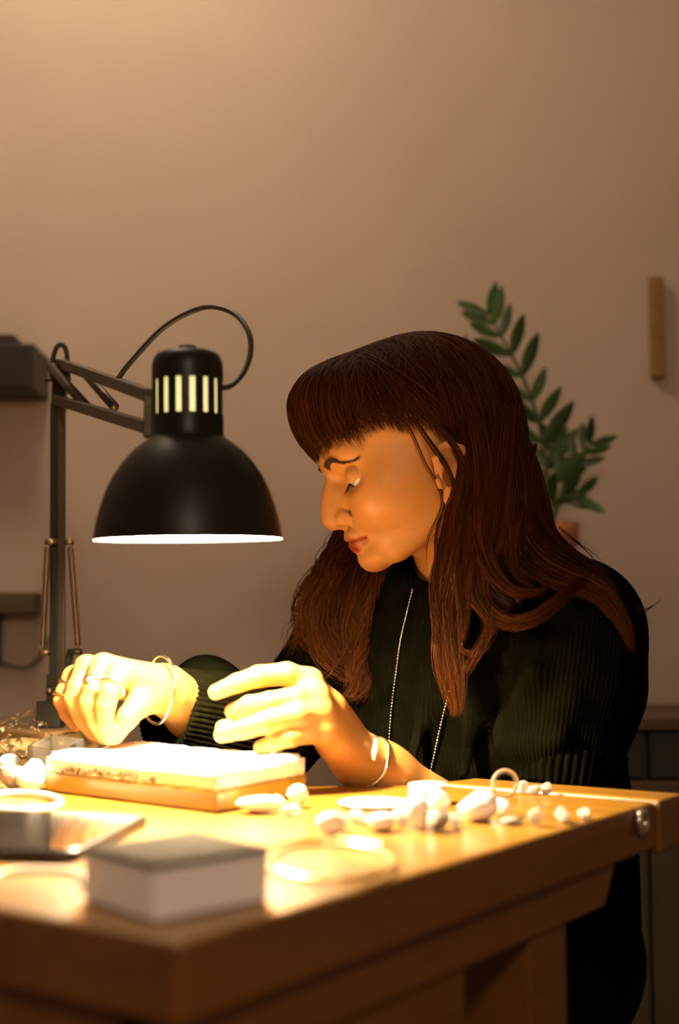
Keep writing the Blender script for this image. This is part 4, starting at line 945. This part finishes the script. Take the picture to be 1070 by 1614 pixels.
bits = [ # px, py(base), width px, material, squash, name, label, category
 (405, 1289, 58, M_whitebit, (1, .7, .42), 'white_stone', 'long low white stone in front of the wooden block corner', 'stone'),
 (437, 1279, 30, M_quartz, (1, .8, .6), 'quartz_piece', 'small milky quartz piece beside the long white stone', 'stone'),
 (470, 1277, 36, M_whitebit, (.8, .8, .8), 'white_stone', 'upright white stone at the right corner of the wooden block', 'stone'),
 (461, 1291, 34, M_quartz, (1, .6, .45), 'quartz_piece', 'flat milky quartz piece in front of the upright white stone', 'stone'),
 (522, 1324, 40, M_whitebit, (1, .8, .75), 'white_stone', 'white stone nearest the card box, left of the pebble pile', 'stone'),
 (540, 1314, 26, M_quartz, (1, .7, .9), 'quartz_piece', 'pointed milky quartz piece behind the nearest white stone', 'stone'),
 (563, 1302, 34, M_quartz, (1, .5, .5), 'quartz_piece', 'slanting quartz sliver between the white stones', 'stone'),
 (600, 1316, 48, M_whitebit, (1, .7, .5), 'white_stone', 'broad white stone in front of the flat white dish', 'stone'),
 (634, 1306, 34, M_quartz, (1, .8, .7), 'quartz_piece', 'milky quartz piece between the broad white stone and the bright pile', 'stone'),
 (660, 1312, 42, M_whitebit, (1, .8, .95), 'white_stone', 'tall white stone at the front of the bright pile', 'stone'),
 (690, 1315, 46, M_grey, (1, .8, .6), 'grey_stone', 'dark grey rough stone in front of the bright pile', 'stone'),
 (718, 1308, 26, M_quartz, (1, .8, .7), 'quartz_piece', 'small quartz piece right of the grey stone', 'stone'),
 (655, 1288, 30, M_quartz, (1, .8, .9), 'quartz_piece', 'quartz piece at the back of the bright pile', 'stone'),
 (690, 1290, 40, M_whitebit, (1, .8, .8), 'white_stone', 'round white stone in the middle of the bright pile', 'stone'),
 (753, 1302, 58, M_whitebit, (1, .8, .65), 'white_pebble', 'smooth large white oval pebble in front of the glass ring', 'pebble'),
 (790, 1292, 34, M_whitebit, (1, .6, .75), 'white_pebble', 'small tilted white pebble touching the large oval pebble', 'pebble'),
 (808, 1304, 26, M_grey, (1.2, .8, .4), 'grey_stone', 'flat grey stone right of the white pebbles', 'stone'),
 (825, 1254, 20, M_quartz, (1, .8, .8), 'quartz_piece', 'tiny clear piece right beside the glass ring', 'stone'),
 (843, 1256, 22, M_quartz, (1, .7, .6), 'quartz_piece', 'tiny clear piece in the middle of the row on the rail', 'stone'),
 (862, 1255, 18, M_quartz, (1, .8, .9), 'quartz_piece', 'tiny clear piece at the right end of the row on the rail', 'stone'),
 (844, 1305, 26, M_quartz, (.8, .8, 1), 'quartz_piece', 'knob-shaped clear crystal at the left end of the crystal row', 'stone'),
 (885, 1303, 46, M_quartz, (1, .45, .45), 'quartz_piece', 'long clear crystal in the middle of the crystal row', 'stone'),
 (921, 1296, 28, M_quartz, (1, .6, .6), 'quartz_piece', 'small clear crystal nearest the right edge of the bench', 'stone'),
 (18, 1250, 40, M_grey, (1, .9, .9), 'grey_stone', 'dark cube-like stone at the left frame edge by the wooden block', 'stone'),
 (48, 1252, 44, M_whitebit, (.9, .9, .95), 'white_stone', 'white block-like stone at the left end of the wooden block', 'stone'),
 (14, 1224, 36, M_whitebit, (1, .8, .7), 'white_stone', 'white stone behind the dark cube-like stone at far left', 'stone'),
]
for i, (px, py, wd, m, sq, nm, lb, ct) in enumerate(bits):
    g = PZ(px, py-wd*.12); rock(g[:2], px_r(wd, px, py)*1.3, m, nm, lb, ct, {'white_stone': 'white stones on the bench', 'quartz_piece': 'quartz pieces on the bench', 'grey_stone': 'grey stones on the bench', 'white_pebble': 'white pebbles'}[nm], sq, i+11, m is not M_whitebit)
# flat white dish and little white cup
g = PZ(590, 1272); dr = px_r(112, 590, 1270)
tag(MB().lathe([(0, .0004), (dr*.8, .0004), (dr, .0035), (dr*.98, .0042), (dr*.78, .0018), (0, .0015)], (g[0], g[1], TZ), DZ, 40).build('white_dish', M_slab, None, True), 'shallow round white dish near the bracelet hand', 'dish')
g = PZ(674, 1266); cr = px_r(58, 674, 1264)
tag(MB().lathe([(0, .0004), (cr*.7, .0004), (cr*.95, .005), (cr, .013), (cr*.94, .0135), (cr*.86, .006), (cr*.6, .002), (0, .002)], (g[0], g[1], TZ+.0016), DZ, 36).build('white_cup', M_slab, None, True), 'little white porcelain cup behind the bright pile', 'cup')
# glass ring standing on edge
g = PZ(796, 1259, TZ+.0015); rg = .0100
def ringstand(name, c, R, r, m, lab, cat, nrm):
    nrm = unit(nrm); x = unit(np.cross(nrm, (0, 0, 1))); pts = [np.array([c[0], c[1], TZ+.0017+R+r])+R*(math.cos(a)*x+math.sin(a)*DZ) for a in np.linspace(0, 2*math.pi, 40, endpoint=False)]
    return tag(MB().tube(pts, r, 10, closed=True).build(name, m, None, True), lab, cat)
ringstand('glass_ring', g, rg-.0002, .0018, mat('frosted_glass', (.97, .95, .9), .08, trans=.9, ior=1.4), 'clear glass ring standing on its edge at the back rail', 'ring', (.25, -1, 0))
# loops of wire lying on the bench
M_wire = mat('brass_wire', (.85, .68, .32), .25, metal=1)
def loop(cpx, cpy, wpx, hpx, r, m, name, lab, cat, turns=1, ph=0, span=2*math.pi, wob=.06):
    pts = []
    for a in np.linspace(ph, ph+span*turns, int(48*turns)):
        k_ = 1+wob*math.sin(2*a+1)+.03*(a-ph); q = PZ(cpx+wpx/2*math.cos(a)*k_, cpy+hpx/2*math.sin(a)*k_); pts.append((q[0], q[1], TZ+r+.0003+.0002*(a-ph)))
    return tag(MB().tube(pts, r, 8).build(name, m, None, True), lab, cat)
loop(520, 1366, 160, 52, .0013, M_wire, 'wire_coil', 'thin brass wire coil right of the card box', 'wire', 1.9)
M_cord = mat('white_cord', (.85, .80, .70), .7)
loop(28, 1270, 120, 30, .0026, M_cord, 'cord_loop', 'loop of white cord in front of the stones at far left', 'cord', .93, -2.2)
loop(60, 1392, 130, 30, .0016, M_cord, 'cord_loop', 'white cord piece on the bench left of the card box', 'cord', .62, 2.9)
# wooden-handled tool and plastic bags at the back left
ha = P(-40, 1178, 1.27); hb_ = P(150, 1150, 1.36); zz = TZ+.012
M_handle = wood('handle_beech', (.42, .27, .11), (.55, .37, .17), math.atan2(hb_[1]-ha[1], hb_[0]-ha[0]), .5, .1, 40)
ga = PZ(-55, 1182, TZ+.011); gb = PZ(62, 1177, TZ+.011); tool = empty('hand_tool', (*((ga+gb)[:2]/2), TZ)); tag(tool, 'light wooden tool handle with dark ferrule under the plastic bag', 'tool')
dh = gb-ga; tt_ = np.linspace(0, 1, 12)
MB().tube([ga+dh*(.42+.58*t) for t in tt_], [.0085+.0022*math.sin(t*math.pi) for t in tt_], 14).build('handle', M_handle, tool, True)
MB().tube([ga+dh*t for t in (.30, .34, .42)], [.006, .0088, .009], 14).build('ferrule', M_dkmetal, tool, True)
MB().tube([ga+dh*t for t in (-.5, .30)], [.002, .003], 8).build('blade', M_steel, tool, True)
def bag(name, c, rx, ry, rz, lab, seed, th=0):
    r_ = np.random.default_rng(seed); bm = bmesh.new(); bmesh.ops.create_icosphere(bm, subdivisions=4, radius=1); V = np.array([v.co[:] for v in bm.verts])
    bm.verts.index_update(); F = [tuple(q.index for q in f.verts) for f in bm.faces]; bm.free(); D = np.zeros(len(V))
    for _ in range(26):
        a = unit(r_.normal(size=3)); f = r_.uniform(2.5, 7); D += np.abs(np.sin(V@a*f+r_.uniform(0, 6)))*r_.uniform(.02, .07)
    V = V*(1-.55*(D-D.min())/(D.max()-D.min()))[:, None]; ca, sa_ = math.cos(th), math.sin(th)
    x = V[:, 0]*rx; y = V[:, 1]*ry; z = V[:, 2]*rz; V = np.stack([c[0]+x*ca-y*sa_, c[1]+x*sa_+y*ca, z], 1); V[:, 2] += c[2]-V[:, 2].min()
    return tag(mesh_obj(name, V, F, M_film, None, False), lab, 'bag', 'crumpled plastic bags')
M_film = bpy.data.materials.new('plastic_film'); M_film.use_nodes = True; _nt = M_film.node_tree; _nt.nodes.clear()
_o = _nt.nodes.new('ShaderNodeOutputMaterial'); _t = _nt.nodes.new('ShaderNodeBsdfTransparent'); _t.inputs[0].default_value = (.93, .92, .88, 1); _g = _nt.nodes.new('ShaderNodeBsdfGlossy'); _g.inputs['Roughness'].default_value = .12; _g.inputs[0].default_value = (.8, .78, .7, 1)
_l = _nt.nodes.new('ShaderNodeLayerWeight'); _l.inputs[0].default_value = .22; _m = _nt.nodes.new('ShaderNodeMixShader')
_nt.links.new(_l.outputs['Fresnel'], _m.inputs[0]); _nt.links.new(_t.outputs[0], _m.inputs[1]); _nt.links.new(_g.outputs[0], _m.inputs[2]); _nt.links.new(_m.outputs[0], _o.inputs[0])
g = PZ(32, 1200); bag('plastic_bag', (g[0]-.004, g[1]+.012, TZ+.0005), .040, .022, .034, 'crumpled clear plastic bag over the tool handle', 5, .2)
g = PZ(108, 1192); bag('plastic_bag', (g[0], g[1]+.01, TZ+.0005), .034, .024, .016, 'flat crumpled clear bag behind the white slab', 9, .5)

# ---------------------------------------------------------------- along the back wall
M_dkbrown = wood('dark_brown_shelf', (.010, .004, .002), (.018, .007, .003), 0, .5, .1, 12)
M_olive = wood('olive_board', (.075, .05, .018), (.10, .07, .028), 0, .6, 0, 12)
def wallbox(name, x0, x1, y0, y1, m, lab, cat, dep=.05, Y=WY1, bev=.003):
    a = P(x0, y0, Y); b = P(x1, y1, Y); o = MB().box(((a[0]+b[0])/2, Y-.0005-dep/2, (a[2]+b[2])/2), ((b[0]-a[0])/2, 0, 0), (0, dep/2, 0), (0, 0, abs(a[2]-b[2])/2), bev).build(name, m); return tag(o, lab, cat)
wallbox('box_shelf', -330, 78, 566, 632, M_dkbrown, 'dark brown box shelf on the wall behind the lamp arm', 'shelf', .12, WY1)
wallbox('shelf_item', -200, 45, 548, 566, mat('shelf_box_brown', (.025, .010, .005), .6), 'low brown tray lying on the dark wall shelf', 'tray', .10, WY1)
wallbox('narrow_board', -280, 67, 935, 968, M_olive, 'narrow olive board on the wall left of the lamp post', 'board', .06)
wallbox('hanging_strip', -60, 3, 968, 1050, M_dkbrown, 'dark wooden strip hanging under the olive board', 'strip', .02)
wl = MB().tube(spline([P(-30, 1030, WY1-.004), P(10, 1048, WY1-.004), P(40, 1052, WY1-.004), P(62, 1036, WY1-.004), P(80, 1000, WY1-.004)], 8), .003, 8).build('hanging_wire', mat('grey_wire', (.16, .13, .08), .6), None, True); tag(wl, 'thin grey wire hanging on the wall behind the lamp post', 'wire')
wallbox('wooden_strip', 1020, 1045, 440, 599, wood('tan_strip', (.20, .105, .025), (.27, .15, .04), 1.57, .6, 0, 20), 'short tan wooden strip hanging on the wall at right', 'strip', .02)
# green cabinet behind her
M_green = mat('dark_green_paint', (.018, .022, .008), .6, var=.2, vscale=20); M_cabtop = wood('cabinet_brown', (.055, .028, .010), (.09, .045, .016), 0, .5, .1, 10); M_cabol = mat('olive_panel', (.075, .058, .020), .7, var=.2, vscale=12)
CYF = 1.80; cz = P(1040, 1131, CYF)[2]; cz1 = P(1040, 1152, CYF)[2]; cz2 = P(1040, 1232, CYF)[2]; cz3 = P(1040, 1258, CYF)[2]
cab = empty('cabinet', (.55, (CYF+WY1)/2, 0)); tag(cab, 'low cabinet with brown top and dark green front behind the woman', 'cabinet')
x0c, x1c = .10, 1.15
def cb(name, xa, xb, ya, yb, za, zb_, m, bev=.003): return MB().box(((xa+xb)/2, (ya+yb)/2, (za+zb_)/2), ((xb-xa)/2, 0, 0), (0, (yb-ya)/2, 0), (0, 0, (zb_-za)/2), bev).build(name, m, cab)
cb('top', x0c-.01, x1c+.01, CYF, WY1-.01, cz1, cz, M_cabtop); cb('body', x0c, x1c, CYF+.03, WY1-.02, 0, cz1-.0005, M_cabol)
xs_ = P(1026, 1350, CYF)[0]
for a, b in ((x0c+.005, xs_-.25), (xs_-.245, xs_-.003), (xs_+.003, xs_+.26), (xs_+.265, x1c-.005)):
    cb('drawer', a, b, CYF+.010, CYF+.0298, cz2+.002, cz1-.003, M_green); cb('door', a, b, CYF+.010, CYF+.0298, .06, cz3-.002, M_cabol)
cb('rail', x0c, x1c, CYF+.006, CYF+.0298, cz3, cz2, M_cabtop); cb('plinth', x0c, x1c, CYF+.016, CYF+.0298, 0, .058, M_cabtop)
# potted plant
M_terra = mat('terracotta', (.42, .17, .07), .75, var=.12, vscale=25, bump=.2, bscale=120); M_leaf = mat('leaf_green', (.035, .075, .012), .4, var=.3, vscale=30, spec=.5); M_stem = mat('stem_green', (.05, .07, .015), .5); M_soil = mat('soil', (.02, .012, .006), .95, bump=1, bscale=200)
PYp = 1.955; rimp = P(846, 826, PYp); pz0 = cz+.0005; phh = rimp[2]-pz0; rp = P(911, 826, PYp)[0]-rimp[0]
plant = empty('potted_plant', (rimp[0], PYp, pz0)); tag(plant, 'green feathery-leaved plant in a terracotta pot behind her head', 'plant')
MB().lathe([(0, 0), (rp*.70, 0), (rp*.92, phh-.035), (rp*.94, phh-.034), (rp, phh-.033), (rp, phh), (rp*.93, phh), (rp*.88, phh-.02), (0, phh-.022)], (rimp[0], PYp, pz0), DZ, 40).build('pot', M_terra, plant, True)
MB().lathe([(0, phh-.014), (rp*.5, phh-.015), (rp*.885, phh-.019)], (rimp[0], PYp, pz0), DZ, 30).build('soil', M_soil, plant, True)
def leafmesh(L, wd):
    V = []; F = []; n = 8
    for i in range(n+1):
        t = i/n; ww = wd*(math.sin(math.pi*min(1, t*.96+.02))**.75); zc = -.10*L*t*t
        V += [(t*L, -ww, zc+ww*.25), (t*L, 0, zc), (t*L, ww, zc+ww*.25)]
    for i in range(n):
        a = i*3; F += [(a, a+3, a+4, a+1), (a+1, a+4, a+5, a+2)]
    n_ = len(V); V += [(x, y, z-.0009) for x, y, z in V]; F += [tuple(q+n_ for q in f[::-1]) for f in F]
    me = bpy.data.meshes.new('leaf'); me.from_pydata(V, [], F); me.polygons.foreach_set('use_smooth', np.ones(len(F), bool)); me.materials.append(M_leaf); return me
LM = leafmesh(1.0, .15)
def frond(pts, nl, l0, l1, spread, seed, start=.25, flip=1):
    r_ = random.Random(seed); c = spline(pts, 12); st = MB().tube(c, np.linspace(.0042, .0016, len(c)), 8).build('stem', M_stem, plant, True)
    for i in range(nl):
        t = start+(1-start)*(i+.5)/nl; k_ = int(t*(len(c)-1)); p = c[k_]; d = unit(c[min(k_+1, len(c)-1)]-c[max(k_-1, 0)])
        for sd in (1, -1):
            sv_ = unit(np.cross(d, (0, -1, 0)))*sd; dr_ = unit(d*(.62+.25*t)+sv_*spread+np.array([0, r_.uniform(-.35, .35), r_.uniform(-.05, .15)])); L = l0+(l1-l0)*t; L *= r_.uniform(.85, 1.1)
            yv = unit(np.cross(dr_, (0.2*r_.uniform(-1, 1), -1, .25*r_.uniform(-1, 1)))); zv = np.cross(dr_, yv)
            o = bpy.data.objects.new('leaf', LM); COL.objects.link(o); o.parent = plant
            M = Matrix(((dr_[0], yv[0], zv[0], 0), (dr_[1], yv[1], zv[1], 0), (dr_[2], yv[2], zv[2], 0), (0, 0, 0, 1)))
            o.matrix_basis = Matrix.Translation(Vector(p-wloc(plant))) @ M @ Matrix.Diagonal((L, L, L, 1))
s0 = lambda dx, dy: np.array([rimp[0]+dx, PYp+dy, pz0+phh-.018])
frond([s0(0, 0), P(862, 760, PYp), P(852, 680, PYp), P(826, 600, PYp-.01), P(788, 526, PYp-.02), P(766, 488, PYp-.02)], 10, .085, .055, .75, 1, .15)
frond([s0(.02, 0), P(880, 790, PYp), P(897, 745, PYp), P(920, 715, PYp-.01), P(935, 695, PYp-.02)], 4, .060, .045, .62, 2, .35)
frond([s0(.015, -.03), P(868, 800, PYp-.03), P(888, 785, PYp-.04), P(925, 780, PYp-.06)], 3, .055, .05, .5, 3, .3)
frond([s0(-.03, .02), P(800, 740, PYp+.02), P(770, 640, PYp+.03), P(720, 560, PYp+.04)], 8, .07, .05, .7, 4, .2)
frond([s0(-.01, .03), P(846, 770, PYp+.04), P(868, 720, PYp+.06), P(872, 690, PYp+.07)], 3, .05, .04, .6, 5, .45)
